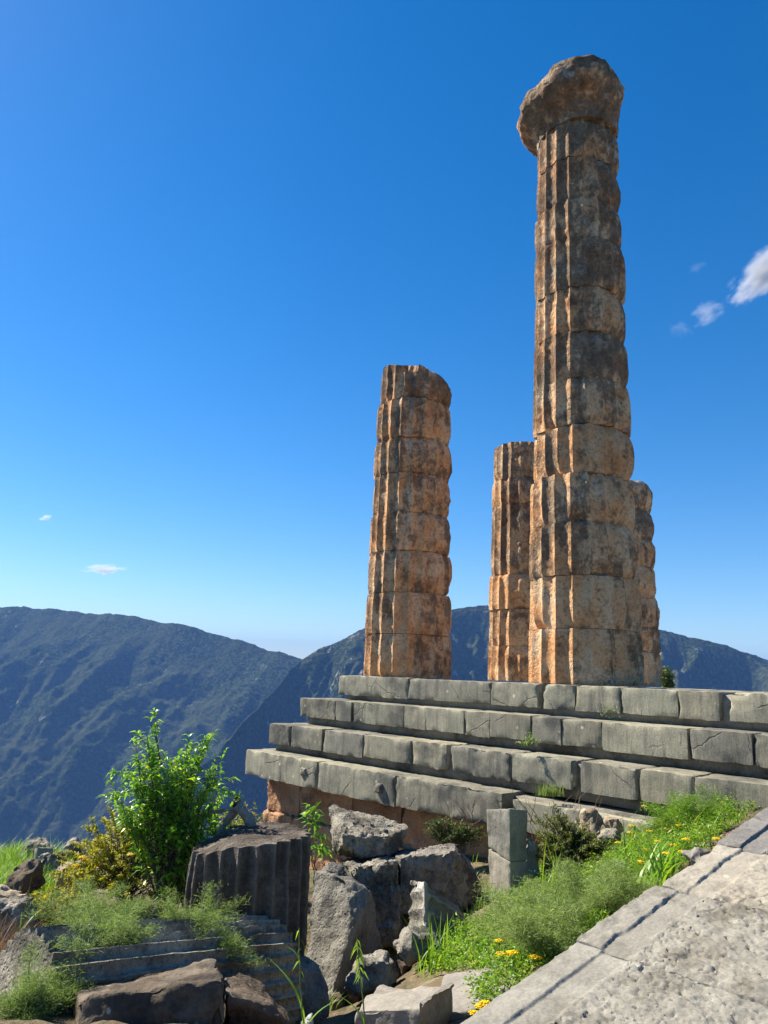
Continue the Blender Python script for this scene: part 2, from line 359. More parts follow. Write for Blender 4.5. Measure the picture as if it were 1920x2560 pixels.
# ------------------------------------------------------------------ columns
P1 = at(1466, 1711, 12.4)[:2]
P2 = at(1017, 1692, 15.386)[:2]
P3 = P2+4.1*E_+np.array([-.13,0])
P4 = P2+8.25*E_+np.array([.16,0])
ZS = -.05
def ring_column_drum(c, z0, z1, R0, R1, phase, seed, erode_dir, erode=.4, flute=.075, top_cut=None, edge=.05, wear_out=None, nf=20):
    nt, nz = nf*10, max(8, int((z1-z0)/.045))
    th = np.linspace(0, 2*math.pi, nt, endpoint=False); t = np.linspace(0, 1, nz)
    T, Z = np.meshgrid(th, t, indexing='ij'); z = z0+Z*(z1-z0); R = R0+(R1-R0)*Z
    ph = ((T-phase)*nf/(2*math.pi)) % 1.0
    fl = flute*np.sin(math.pi*ph)**.9*(R/.9)
    base = np.stack([c[0]+R*np.cos(T), c[1]+R*np.sin(T), z], -1).reshape(-1,3)
    dirv = np.cos(T-erode_dir)
    er = fbm(base*1.15, 4, .55, seed).reshape(T.shape)
    er = sst(.50*er+.44*dirv+(erode-.40)*1.1, .34, .78)
    r = R-fl*(1-.72*er)-er*.02*(R/.9)
    # worn joints: chips and rounded edges, worse on the weather side
    wear = fbm(base*np.array([2.2,2.2,.35]), 3, .55, seed+3).reshape(T.shape)
    wear = np.clip(.22+wear*1.0+1.9*sst(dirv+.25*wear, .15, .95), .05, 2.6)
    dz = np.minimum(z-z0, z1-z)
    r -= edge*wear*np.exp(-dz/(.03+.07*wear*(z1-z0)))
    lo = np.maximum(0, fbm(base*np.array([1.7,1.7,.2]), 2, .5, seed+8).reshape(T.shape)-.2)
    r -= .22*lo*np.exp(-(z-z0)/.10)
    r += .035*(fbm(base*3.2, 4, .55, seed+1).reshape(T.shape))*(.12+er)
    r += .012*fbm(base*11, 3, .6, seed+2).reshape(T.shape)*(.45+.6*er)
    r -= .06*np.maximum(0, fbm(base*2.3, 3, .55, seed+6).reshape(T.shape)-.45)
    if top_cut is not None: z = z+top_cut(T, r, Z)
    x = c[0]+r*np.cos(T); y = c[1]+r*np.sin(T)
    V = np.stack([x, y, z], -1)
    # caps
    top = []; bot = []
    for s_ in (.9, .6, .3, .02):
        p = V[:, -1].copy(); p[:,0] = c[0]+(p[:,0]-c[0])*s_; p[:,1] = c[1]+(p[:,1]-c[1])*s_
        if top_cut is not None: p[:,2] = z1+top_cut(th, r[:,-1]*s_, np.ones(nt))
        p[:,2] += .03*fbm(p*3, 3, .5, seed+4); top.append(p[:,None])
        q = V[:, 0].copy(); q[:,0] = c[0]+(q[:,0]-c[0])*s_; q[:,1] = c[1]+(q[:,1]-c[1])*s_; bot.insert(0, q[:,None])
    G = np.concatenate(bot+[V]+top, 1)
    if wear_out is not None: wear_out.append(np.broadcast_to((np.exp(-np.minimum(ph, 1-ph)/.05)*(1-er))[:, :1], G.shape[:2])*((np.arange(G.shape[1]) > 3) & (np.arange(G.shape[1]) < G.shape[1]-4))[None]); wear_out[-1] = wear_out[-1].ravel()
    return G.reshape(-1,3), grid_faces(nt, G.shape[1], wrap=True)
def zs_from(px, ys, c, R):
    b = np.array(c)/np.linalg.norm(c); f = np.array(c)-R*b
    return [at(px, y, f[1])[2] for y in ys]
def viewer_angle(c): return math.atan2(-c[1], -c[0])
def column(label, c, px, joints, r_bot, r_top_at, seed, arris_deg, erode_bias, erodes=None, top_cut=None, bulge=.02):
    root = thing('doric_column', label, 'column', (c[0], c[1], ZS), 'ancient limestone columns standing on the temple platform')
    zz = zs_from(px, joints, c, r_bot*.95); zz[0] = ZS+.004
    va = viewer_angle(c); phase = va-math.radians(arris_deg)*-1 if False else va-math.radians(arris_deg)
    rr = random.Random(seed)
    for i in range(len(zz)-1):
        z0, z1 = zz[i], zz[i+1]
        rad = lambda z: r_bot+(r_top_at-r_bot)*(z/10.0)-.0*(z)
        cc = np.array(c)+np.array([rr.uniform(-.02,.02), rr.uniform(-.02,.02)])*(0.3 if i < 2 else 1)
        e = erodes[i] if erodes else rr.uniform(.2,.5)
        k = rr.uniform(-.012,.014)
        last = i == len(zz)-2
        V, Q = ring_column_drum(cc, z0+.004, z1-.004, rad(z0)+k, rad(z1)+k, phase+rr.uniform(-.012,.012), seed*13+i, erode_bias, e,
                                top_cut=top_cut if last else None, edge=.045*rr.uniform(.45,1.25) if i > 1 else .02)
        mesh_obj('drum', V, Q, M['column'], root, sharp=38)
    return root, zz, phase
va1 = viewer_angle(P1)
# viewer's left is at +angle (counter-clockwise seen from above, looking away): left = clockwise?  resolved below by sign
SGN = -1.0        # arris angles are quoted with left negative; turning left of the viewer means a smaller polar angle
J1 = [1708,1570,1436,1302,1177,1055,938,818,706,579,480,373,283]
right_dir = va1+math.radians(62)
e1 = [.18,.22,.30,.36,.33,.30,.32,.36,.42,.40,.46,.34]
colA, zA, phA = column('tallest column, twelve drums high, the only one still carrying a broken capital', P1, 1450, J1, .905, .735, 1, SGN*12*-1, right_dir, e1)
# neck ring and capital
def capital(c, z0, root):
    nt = 120; th = np.linspace(0, 2*math.pi, nt, endpoint=False); va = viewer_angle(c)
    prof = [(0.0,.735),(.12,.75),(.22,.81),(.33,.93),(.44,1.05),(.54,1.12),(.64,1.13),(.78,1.09),(.92,1.03),(1.0,.97)]
    t = np.linspace(0, 1, 34); rp = np.interp(t, [p[0] for p in prof], [p[1] for p in prof])
    T, TT = np.meshgrid(th, t, indexing='ij'); R = np.broadcast_to(rp, T.shape).copy()
    a = T-va
    # height of the broken top: low on the viewer's left, high to the right and rear
    def topz(a, rho): return 1.13+.15*np.sin(a)*rho-.10*np.cos(a)*rho
    H = topz(a, R/1.1)
    lowl = np.clip(np.sin(a)*-1, 0, 1)
    z = z0+TT*H-.16*lowl*np.minimum(1, TT*6)*np.exp(-TT*2.2)*0
    R = R*(1+.05*np.cos(2*(a-.5)))
    R[:] -= .30*np.clip(np.sin(a), 0, 1)*sst(TT, .1, .6)+.10*sst(-np.sin(a), .4, 1)*sst(TT, .75, 1.0)
    Pp = np.stack([c[0]+R*np.cos(T), c[1]+R*np.sin(T), z], -1).reshape(-1,3)
    d = .05*fbm(Pp*1.9, 4, .55, 71)+.03*fbm(Pp*7, 4, .6, 72)
    R = R+d.reshape(T.shape)*np.minimum(1, .35+TT*3)
    V = np.stack([c[0]+R*np.cos(T), c[1]+R*np.sin(T), z+.05*fbm(Pp*2.1, 3, .5, 73).reshape(T.shape)*TT], -1)
    caps = []
    for s_ in (.93,.8,.6,.4,.2,.02):
        x = c[0]+(V[:,-1,0]-c[0])*s_; y = c[1]+(V[:,-1,1]-c[1])*s_
        zz = z0+topz(th-va, s_*np.full(nt, .95))+.10*(1-s_**2)
        q = np.stack([x, y, zz], -1); q[:,2] += .06*fbm(q*2.2, 3, .5, 74); caps.append(q[:,None])
    b = V[:, :1].copy(); b[...,0] = c[0]+(b[...,0]-c[0])*.02; b[...,1] = c[1]+(b[...,1]-c[1])*.02
    G = np.concatenate([b, V]+caps, 1)
    o = mesh_obj('capital', G.reshape(-1,3), grid_faces(nt, G.shape[1], wrap=True), M['column'], root, sharp=40)
    o['label'] = 'broken flaring capital, its top edge sloping down to the left'
capital(P1, zA[-1]+.004, colA)

# second column, left corner: socket cut in its top, right shoulder worn off
def cut_left(T, r, Z):
    a = T-viewer_angle(P2); x = np.sin(a)*r      # + to the viewer's right
    y = np.cos(a)*r
    s = -.50*np.clip(x+.02, 0, 1)**1.25*np.clip(Z, 0, 1)**3
    s = s-.27*sst(x, -.36, -.33)*sst(-x, -.03, .0)*sst(y, .46, .49)*np.clip((Z-.75)/.25, 0, 1)
    return s+.10*(1-sst(y, .35, .6))*np.clip((Z-.75)/.25, 0, 1)
J2 = [1690,1584,1479,1373,1276,1176,1087,987,900]
column('second tallest column at the left corner with a square socket cut in its top', P2, 1016, J2, .885, .72, 2, SGN*19*-1, viewer_angle(P2)+math.radians(45), [.30,.36,.42,.50,.42,.62,.50,.55], top_cut=cut_left)
J3 = [1704,1614,1521,1433,1253,1188,1098]
column('shorter column half hidden behind the tallest one on its left side', P3, 1290, J3, .885, .70, 3, SGN*8*-1, viewer_angle(P3)+.6, [.55,.5,.6,.42,.6,.5])
J4 = [1716,1630,1568,1494,1413,1343,1269,1198]
column('lowest and rearmost column, worn to rounded drums, right of the tallest', P4, 1600, J4, .90, .74, 4, 0, viewer_angle(P4)+math.radians(60), [.6,.7,.75,.8,.85,.85,.8])

# ------------------------------------------------------------------ stepped platform
plat = thing('temple_platform', 'grey stepped temple platform of four block courses on an orange foundation', 'temple platform', (*(P2+1.0*N_), -3.3))
# corner and face positions: measured from the photo's four corners
z_steps = [ZS, -.508, -1.006, -1.508]
def face_point(x, y, z):      # pixel on the front upper edge of a course -> world xy at height z
    v = ray(x, y); k = z/v[2]; return (v*k)[:2]
faceq = 9.82+float(np.dot(P1-np.array([3.228,12.4]), E_)); qs = [faceq-.02, faceq-.48, faceq-.94, faceq-1.29]       # distance into the temple of each front face
def s_at(x, y, q):            # coordinate along D where the ray through a pixel meets the plane q
    v = ray(x, y); k = q/(v[:2]@E_); return float((v[:2]*k)@D)
edges = [[(845,1689),(1020,1698),(1227,1707),(1351,1712),(1437,1716),(1549,1721),(1693,1727),(1808,1731),(1985,1739)],
         [(751,1746),(839,1751),(881,1754),(1010,1762),(1066,1765),(1161,1770),(1225,1775),(1328,1785),(1402,1796),(1502,1803),(1720,1820),(1880,1828),(2060,1842)],
         [(674,1805),(727,1810),(807,1817),(908,1831),(1026,1845),(1121,1855),(1277,1872),(1441,1896),(1595,1918),(1734,1930),(1960,1950),(2150,1970)],
         [(618,1865),(795,1892),(988,1926),(1262,1967),(1620,2028),(1960,2070)]]
gaps = [{3:.10, 7:.12, 2:.025}, {2:.07, 3:.03, 7:.03, 10:.035, 11:.02}, {1:.06, 2:.045, 5:.09, 6:.035, 7:.12, 8:.03}, {1:.03, 2:.02, 3:.10}]
face_h = [.37,.37,.38,.46]; setback = [.10,.09,.08,.0]
depth_in = [1.4,1.0,.9,.8]
def W3(q, s, z): return np.array([*(q*E_+s*D), z])
bs = 0
for ci in range(4):
    q0, zt = qs[ci], z_steps[ci]; E = edges[ci]
    S = [s_at(x, y, q0) for x, y in E]
    h = face_h[ci]
    zb = z_steps[ci+1] if ci < 3 else zt-.50
    # core course set back under the blocks: the dark undercut strip
    s_l, s_r = S[0]-setback[ci]-.02, S[-1]-6
    c8 = frame_c8(W3(q0+setback[ci]+.03, s_r, zb-.01), W3(14, 0, 0), W3(0, s_l-s_r, 0), (0, 0, zt-zb-.03))
    if ci == 3: c8 = frame_c8(W3(q0+.25, s_r, zb+.02), W3(14, 0, 0), W3(0, s_l-.3-s_r, 0), (0, 0, zt-zb-.06))
    V, Q = block(c8, res=.25, r=.02, amp=.012, chip=0, seed=200+ci, maxn=60)
    course = mesh_obj('step', V, Q, M['slab' if ci == 0 else 'joint'], plat)
    rr = random.Random(40+ci)
    for bi in range(len(S)-1):
        a, b = S[bi], S[bi+1]                       # a is further left (larger s)
        ga, gb = gaps[ci].get(bi, .008), gaps[ci].get(bi+1, .008)
        if bi == 0: ga = 0
        jq = rr.uniform(-.012,.014); jz = rr.uniform(-.012,.0)
        if ci == 3 and bi == 3: jq += .10; jz -= .06
        if ci == 3 and bi == 4: jq += .16; jz -= .10
        c8 = frame_c8(W3(q0+jq, b+gb*.5, zt-h+rr.uniform(-.015,.015)), W3(depth_in[ci], 0, 0), W3(0, a-ga*.5-b-gb*.5, 0), (0, 0, 1))
        c8[:,:,1] = c8[:,:,0]; c8[:,:,0,2] = zt-h+rr.uniform(-.012,.012); c8[:,:,1,2] = zt+jz
        big = 1.9 if (ci, bi) in ((0,3),(2,4),(2,5),(1,11),(3,2),(0,7),(2,6)) else rr.uniform(.6,1.2)
        V, Q = block(c8, res=.036, r=.006, amp=.005*big, fr=3.0, efw=.035, chip=.045*big, seed=300+bs, oct=5); bs += 1
        sub('step_block', V, Q, M['step'], course, plat, sharp=32)
    # stubs under the blocks, a little behind the face
    for bi in range(len(S)-1):
        if ci == 3: break
        a, b = S[bi], S[bi+1]
        if bi in gaps[ci] and rr.random() < .5: pass
# lifting bosses left on the lowest course
for (x, y) in ((760,1930),(948,1972)):
    v = ray(x, y); k = qs[3]/(v[:2]@E_); p = v*k
    c8 = frame_c8(W3(p[:2]@E_-.05, p[:2]@D-.08, p[2]-.07), W3(.1,0,0), W3(0,.16,0), (0,0,.15))
    V, Q = block(c8, res=.02, r=.04, amp=.02, fr=8, chip=.03, seed=int(x)); sub('lifting_boss', V, Q, M['step'], course, plat)
# orange foundation
S4 = s_at(618,1865,qs[3]); fq = qs[3]+.46; fs = S4-.08
V, Q = block(frame_c8(W3(fq+.05, fs-14, -3.6), W3(9,0,0), W3(0,13.9,0), (0,0,1.6)), res=.3, r=.02, amp=.02, chip=0, seed=400, maxn=60)
fnd = mesh_obj('foundation', V, Q, M['joint'], plat)
fx = [0,1.05,2.5,3.7,5.0,6.6,8.4]; fz = [(-2.02,-2.62),(-2.62,-3.5)]
for rz, (zt, zb) in enumerate(fz):
    xs = fx if rz == 0 else [0.0,.9,2.2,3.9,5.6,7.6]
    for i in range(len(xs)-1):
        c8 = frame_c8(W3(fq-(.05 if rz else 0), fs-xs[i+1]+.006, zb+.004), W3(1.0,0,0), W3(0, xs[i+1]-xs[i]-.012, 0), (0,0,zt-zb-.008))
        V, Q = block(c8, res=.04, r=.03, amp=.03 if rz == 0 else .05, fr=4, chip=.05, seed=420+10*rz+i, pits=.03); sub('foundation_block', V, Q, M['found'], fnd, plat, sharp=34)

# ------------------------------------------------------------------ ramp (slabs with a carved kerb and gutter)
RZ, RSL = -1.65, .163
ramp = thing('stone_ramp', 'pale tooled stone ramp with a raised kerb and gutter climbing to the temple', 'ramp', (*(3.2*E_+1.2*D), RZ+RSL*3.2-.3))
def ramp_slab(q0, q1, s0, seed, ridge, kerb_rag, shift=0.0, res=.0085, kz=0.0):
    nq = int(min(400, (q1-q0)/res))
    s_d = np.concatenate([np.linspace(s0, 1.4, 10, endpoint=False) if s0 < .8 else np.array([]), np.linspace(max(s0, .8) if s0 >= .8 else 1.4, 1.78, 1, endpoint=False)])
    s_d = np.concatenate([np.linspace(s0, .7, 24, endpoint=False) if s0 < .65 else np.array([]), np.arange(max(s0, .7), 1.79, res), np.linspace(1.79, 2.075, 64)])
    q = np.linspace(q0+.004, q1-.004, nq); Qg, Sg = np.meshgrid(q, s_d, indexing='ij')
    p = np.stack([Qg, Sg, 0*Qg+seed], -1).reshape(-1,3)
    def nz(f, o=3, sd=0): return fbm(p*f, o, .55, seed+sd).reshape(Qg.shape)
    field = 1-sst(Sg+.012*nz(9, 3, 1)+.02*kerb_rag*nz(4, 3, 2), 1.79+shift, 1.82+shift)
    row = (Qg+.19*Sg+.014*nz(5, 2, 3))/.052
    rid = np.sin(2*math.pi*row)
    pr = np.stack([(Qg+.19*Sg)*30, (Sg-.19*Qg)*17, 0*Qg+seed*3.7], -1).reshape(-1,3)
    chips = pn(pr).reshape(Qg.shape); crease = np.maximum(0, 1-np.abs(pn(pr*1.35+5.1)).reshape(Qg.shape)*5)
    amp = .55+.7*np.clip(nz(2.2, 3, 4)+.3, 0, 1.4)
    tool = amp*(.0025*ridge*rid+.010*chips-.009*crease)-.016*np.maximum(0, nz(24, 3, 6)-.25)+.007*nz(5, 4, 7)-.03*np.maximum(0, nz(7, 2, 8)-.42)
    h = field*(.006+tool)-(1-field)*.004+.0015*nz(40, 2, 9)*(1-field)
    inner = 1.925+shift+.006*nz(8, 2, 11)*(.15+kerb_rag)+.03*kerb_rag*np.maximum(0, nz(5, 3, 10)); outer = 2.06+shift-.004*nz(14, 3, 12)-.05*kerb_rag*np.maximum(0, nz(4, 3, 13))
    kb = sst(Sg, inner-.004, inner+.010)
    h = h*(1-kb)+kb*(.005+kz*.6+.004*nz(10, 4, 14)*(1+kerb_rag))
    h -= .35*sst(Sg, outer, outer+.012)
    ed = np.minimum(Qg-q0, q1-Qg); h -= (.016+.03*np.maximum(0, nz(9, 2, 15)))*np.exp(-ed/.008)
    V = np.stack([Qg*E_[0]+Sg*D[0], Qg*E_[1]+Sg*D[1], RZ+RSL*Qg+h], -1)
    low = lambda a: np.stack([a[...,0], a[...,1], a[...,2]-.3], -1)
    G = np.concatenate([V, low(V[:, -1:])], 1); G = np.concatenate([low(G[:1]), G, low(G[-1:])], 0)
    return G.reshape(-1,3), grid_faces(G.shape[0], G.shape[1])
for (q0, q1, sd, rg, kr, sh, kz) in ((1.2,2.05,51,.6,.3,.0,0),(2.055,3.20,52,.8,.14,.0,0),(3.203,3.95,53,1.0,.7,.012,.006),(3.955,4.66,54,.9,.6,-.012,.004),(4.665,5.75,55,.8,.15,.008,.012),(5.755,7.2,56,.8,.3,.0,0),(7.205,8.9,57,.8,.2,0,0)):
    V, Q = ramp_slab(q0, q1, -2.2, sd, rg, kr, sh, (.0068 if 2 < q0 < 3.5 else .0085) if 2 < q0 < 4.7 else .016, kz)
    mesh_obj('paving_slab', V, Q, M['ramp'], ramp, sharp=40)

# ------------------------------------------------------------------ ground near the temple
ctrl = [(0,2150,12.5),(120,2140,12.8),(50,2250,9.5),(0,2400,6.3),(0,2560,4.4),(200,2345,7.6),(300,2260,9.2),(430,2330,8),(600,2540,6.9),(760,2600,6.3),(850,2520,7.5),(900,2450,8.5),(1000,2410,8.2),
        (1090,2420,7.0),(1000,2600,4.8),(1150,2520,5.2),(1210,2460,5.4),(660,2190,13.2),(900,2180,12.5),(1100,2160,11.5),(1250,2250,8.3),(1400,2330,6.2),(1500,2230,7.3),(1380,2170,10.2),(1600,2170,7.8),
        (1720,2090,8.9),(1850,2030,9.0),(1650,2230,6.4),(1560,2320,5.4),(1920,2000,9.0),(1800,2120,7.0),(560,2120,12.5),(300,2160,12.0),(400,2700,3.4),(900,2700,3.6)]
CP = np.array([at(*c) for c in ctrl]); CP = np.concatenate([CP, [[-9,6,-3.0],[-9,12,-3.4],[-3,1.5,-2.4],[0.6,2.0,-2.0],[1.5,3.0,-1.9],[12,9,-1.5]]])
_d = np.linalg.norm(CP[:,None,:2]-CP[None,:,:2], axis=-1)
_w = np.linalg.solve(np.block([[np.sqrt(_d**2+.3)+.0*np.eye(len(CP)), np.ones((len(CP),1))],[np.ones((1,len(CP))), np.zeros((1,1))]]), np.append(CP[:,2], 0))
def ground_z(x, y):
    x = np.atleast_1d(np.asarray(x, float)); y = np.atleast_1d(np.asarray(y, float)); z = np.full(len(x), _w[-1])
    for i, c in enumerate(CP): z = z+_w[i]*np.sqrt((x-c[0])**2+(y-c[1])**2+.3)
    z = np.clip(z, -5, -1.0)
    q = x*E_[0]+y*E_[1]; s = x*D[0]+y*D[1]
    z = np.where(s < 2.2, np.minimum(z, RZ+RSL*q-.18), z)
    edge = np.maximum(0, y-13.2-.12*np.maximum(0, x+1)) ; z = z-1.1*edge**1.35*(x < 30)
    z = z-.35*np.maximum(0, -x-7.5)**1.3
    return z
xs = np.concatenate([np.linspace(-60,-9,30), np.arange(-8.9,7,.075), np.linspace(7.1,60,30)]); ys = np.concatenate([np.linspace(-15,2,12), np.arange(2.1,15,.075), np.linspace(15.2,70,40)])
X, Y = np.meshgrid(xs, ys, indexing='ij'); z = ground_z(X.ravel(), Y.ravel()); p = np.stack([X.ravel(), Y.ravel(), z], 1)
z = np.maximum(z+.05*fbm(p*1.5, 4, .5, 90)+.02*fbm(p*7, 3, .5, 91), -160)
V = np.stack([X.ravel(), Y.ravel(), z], 1)
tag(mesh_obj('ground', V, grid_faces(len(xs), len(ys)), M['soil']), kind='structure')
V = np.array([[-9000,-9000,-700],[9000,-9000,-700],[9000,9000,-700],[-9000,9000,-700.]])
tag(mesh_obj('valley_floor', V, np.array([[0,1,2,3]]), M['mtn']), kind='structure')

# ------------------------------------------------------------------ mountains
def mountain(name, ridge, Yr, x0, x1, nx, nv, drop, run, mat, seed, spur, relief=85, back=900):
    px = np.linspace(x0, x1, nx); ry = np.interp(px, [r[0] for r in ridge], [r[1] for r in ridge]); Yd = np.interp(px, [r[0] for r in Yr], [r[1] for r in Yr])
    ry = ry+fbm(np.stack([px/60, 0*px, 0*px+seed], 1), 5, .6, seed)*np.where(px < 740, 13, 3.0)*(1 if seed == 5 else .35)
    top = np.array([at(a, b, c) for a, b, c in zip(px, ry, Yd)])
    t = np.concatenate([np.linspace(-1, -.03, 14), np.linspace(0, 1, nv)])
    Vv = []
    for s in t:
        q = top.copy()
        if s < 0: q[:,1] += back*-s; q[:,0] *= q[:,1]/top[:,1]; q[:,2] -= 350*s*s
        else:
            dd = np.array([-.30, -.95]); q[:,0] += dd[0]*run*s; q[:,1] += dd[1]*run*s; q[:,2] -= drop*(.86*s+.14*s*s)+18*(1-np.exp(-s*25))*0
        Vv.append(q)
    V = np.stack(Vv, 1); sh = V.shape; f = V.reshape(-1,3).copy(); T = np.broadcast_to(t, sh[:2]).ravel()
    fade = np.where(T < 0, 0, sst(T, .01, .14 if seed == 5 else .3))
    # spurs and gullies running down to the lower left
    u = f[:,0]*.80+f[:,1]*-.25; w = f[:,0]*.5+f[:,1]*.8
    pp = np.stack([u/spur, w/(spur*2.6), f[:,2]/(spur*3)], 1)
    h = relief*(ridged(pp, 4, .5, seed)-.7)*fade+18*fbm(f/130, 4, .55, seed+2)*fade
    h += 2.6*fbm(f/38, 4, .6, seed+3)*np.minimum(1, .35+fade)+2.4*np.maximum(-.2, fbm(f/9, 3, .6, seed+4))
    nrm = np.array([0,-.55,.8]); f += nrm*h[:,None]
    return tag(mesh_obj(name, f, grid_faces(sh[0], sh[1]), mat), kind='structure')
R1 = [(-700,1560),(-300,1525),(0,1517),(120,1524),(300,1535),(390,1552),(480,1567),(560,1590),(640,1615),(757,1648),(900,1700),(1100,1790),(1400,1900)]
mountain('mountain', R1, [(-700,3000),(0,2900),(757,2500),(1400,2300)], -650, 1400, 560, 330, 900, 1050, M['mtn'], 1, 320, 70)
R2 = [(430,2350),(470,2150),(520,1960),(560,1870),(620,1795),(690,1722),(757,1648),(800,1622),(850,1602),(910,1570),(1000,1547),(1060,1533),(1130,1524),(1220,1512),(1400,1508),(1560,1545),(1650,1574),(1720,1590),(1780,1604),(1850,1625),(1920,1650),(2200,1740),(2600,1830)]
mountain('mountain', R2, [(430,1300),(560,1550),(757,1900),(1200,2000),(2600,1900)], 430, 2600, 560, 300, 800, 800, M['mtn2'], 5, 150, 80)
# ------------------------------------------------------------------ placing things on the ground
def hits(px, py):
    px = np.atleast_1d(np.asarray(px, float)); py = np.atleast_1d(np.asarray(py, float))
    dv = np.stack([(px-960)/F, -(py-1280)/F, -np.ones_like(px)], 1) @ CM.T
    res = np.full((len(px), 3), np.nan); done = np.zeros(len(px), bool)
    for Yd in np.arange(2.2, 15.5, .06):
        p = dv*(Yd/dv[:,1])[:,None]; g = ground_z(p[:,0], p[:,1]); h = (~done) & (p[:,2] <= g)
        q = p[:,0]*E_[0]+p[:,1]*E_[1]; s = p[:,0]*D[0]+p[:,1]*D[1]
        h &= (s > 2.2)
        res[h] = np.stack([p[:,0], p[:,1], g], 1)[h]; done |= h
    return res
def hit(x, y): return hits(x, y)[0]
def on_ground(p, dz=0.0):
    p = np.array(p, float); p[2] = ground_z(p[0], p[1])[0]+dz; return p
def poly_pts(poly, n):
    """random pixels inside a polygon"""
    P = np.array(poly, float); out = []
    lo, hi = P.min(0), P.max(0)
    while len(out) < n:
        c = rs.uniform(lo, hi, (n*2, 2)); ins = np.zeros(len(c), bool); j = len(P)-1
        for i in range(len(P)):
            ins ^= ((P[i,1] > c[:,1]) != (P[j,1] > c[:,1])) & (c[:,0] < (P[j,0]-P[i,0])*(c[:,1]-P[i,1])/(P[j,1]-P[i,1]+1e-9)+P[i,0]); j = i
        out += list(c[ins])
    return np.array(out[:n])
c7 = lambda a: (440+.4822*a[0], 1960+.4822*a[1], a[2])
c6 = lambda a: (.4219*a[0], 1700+.4219*a[1], a[2])
c5 = lambda a: (1240+.4099*a[0], 1660+.4099*a[1], a[2])
def edge8(ft, fb, lt, lb, rt, rb, conv=lambda a: a, bt=None, bb=None):
    """block seen on its edge: front edge, left edge, right edge (top, bottom)"""
    ft, fb, lt, lb, rt, rb = [at(*conv(a)) for a in (ft, fb, lt, lb, rt, rb)]
    bt = at(*conv(bt)) if bt else lt+rt-ft; bb = at(*conv(bb)) if bb else lb+rb-fb
    return np.array([[[fb, ft],[lb, lt]],[[rb, rt],[bb, bt]]])
def face8(fbl, fbr, ftl, ftr, bbl, bbr, btl, btr, conv=lambda a: a):
    f = lambda a: at(*conv(a)); return np.array([[[f(fbl), f(ftl)],[f(bbl), f(btl)]],[[f(fbr), f(ftr)],[f(bbr), f(btr)]]])
def slab8(fl, fr, br, bl, h, conv=lambda a: a):
    t = [at(*conv(a)) for a in (fl, fr, br, bl)]; dn = np.array([0,0,-h])
    return np.array([[[t[0]+dn, t[0]],[t[3]+dn, t[3]]],[[t[1]+dn, t[1]],[t[2]+dn, t[2]]]])
def stone(name, label, cat, c8, mat, seed, group=None, **k):
    kw = dict(res=.025, r=.018, amp=.026, fr=4.5, chip=.07, rough=.6, cuts=6, efw=.05)
    if cat in ('boulder', 'stone'): kw['cuts'] = 12
    if cat in ('stone slab', 'marker stone'): kw['cuts'] = 2
    kw.update(k)
    V, Q = block(c8, seed=seed, **kw); base = V.mean(0); base[2] = V[:,2].min()
    o = mesh_obj(name, V, Q, M[mat], origin=base, sharp=38); return tag(o, label, cat, group)
def pebble(c, sz, seed):
    c = np.asarray(c, float); s = np.asarray(sz, float); rr = np.random.RandomState(seed); a = rr.uniform(0, 3.1)
    ax = np.array([math.cos(a), math.sin(a), 0])*s[0]; ay = np.array([-math.sin(a), math.cos(a), 0])*s[1]
    k = frame_c8(c-ax/2-ay/2-np.array([0,0,.04]), ax, ay, (0,0,s[2]+.04)); k += rr.normal(0, .06, k.shape)*s.mean(); return k
GB = 'fallen blocks and boulders below the temple'
stone('stone_block', 'large rough pitted block with a dark socket hole, tilted on top of the heap', 'stone block',
      face8((850,395,9.0),(1105,380,9.1),(862,262,9.0),(1110,268,9.1),(775,330,9.8),(1268,318,9.9),(800,100,9.9),(1262,208,9.9), c7), 'rock', 1, GB, amp=.035, pits=.05, r=.04)
stone('stone_block', 'long rough block with a pale top lying right of centre under the tilted block', 'stone block',
      face8((1165,740,8.7),(1605,620,8.9),(1155,385,8.7),(1562,332,8.9),(1100,700,9.6),(1640,560,9.8),(1105,345,9.6),(1530,290,9.8), c7), 'rock', 2, GB, amp=.03, pits=.05)
stone('stone_block', 'ragged upright block with crumbling edges between the grey boulder and the long rough block', 'stone block',
      face8((1010,860,8.62),(1165,850,8.6),(890,420,8.75),(1150,405,8.65),(980,850,9.2),(1200,840,9.2),(845,380,9.4),(1150,370,9.4), c7), 'rock', 3, GB, amp=.045, pits=.07, chip=.14, cuts=4)
stone('boulder', 'tall slate grey boulder leaning against the heap, its left side lit and right side dark', 'boulder',
      edge8((975,515,7.75),(800,1120,7.6),(700,450,8.25),(670,1080,8.0),(1030,560,8.2),(1085,1000,8.2), c7, (800,420,8.75), (900,1000,8.75)), 'bluerock', 4, GB, amp=.028, r=.015, chip=.06, fr=3.6, cuts=5)
stone('boulder', 'small dark knobbly boulder wedged between the fluted drum and the tilted block', 'boulder',
      face8((725,560,8.3),(890,560,8.3),(735,430,8.3),(880,440,8.3),(735,560,8.7),(890,560,8.7),(745,400,8.7),(860,405,8.7), c7), 'bluerock', 5, GB, amp=.06, r=.1)
stone('boulder', 'round dark boulder with pale spots lying in the shade at the foot of the heap', 'boulder',
      face8((885,1110,7.0),(1160,1100,7.0),(900,900,7.1),(1120,890,7.1),(885,1100,7.7),(1160,1090,7.7),(930,870,7.6),(1110,870,7.6), c7), 'bluerock', 6, GB, amp=.05, r=.08)
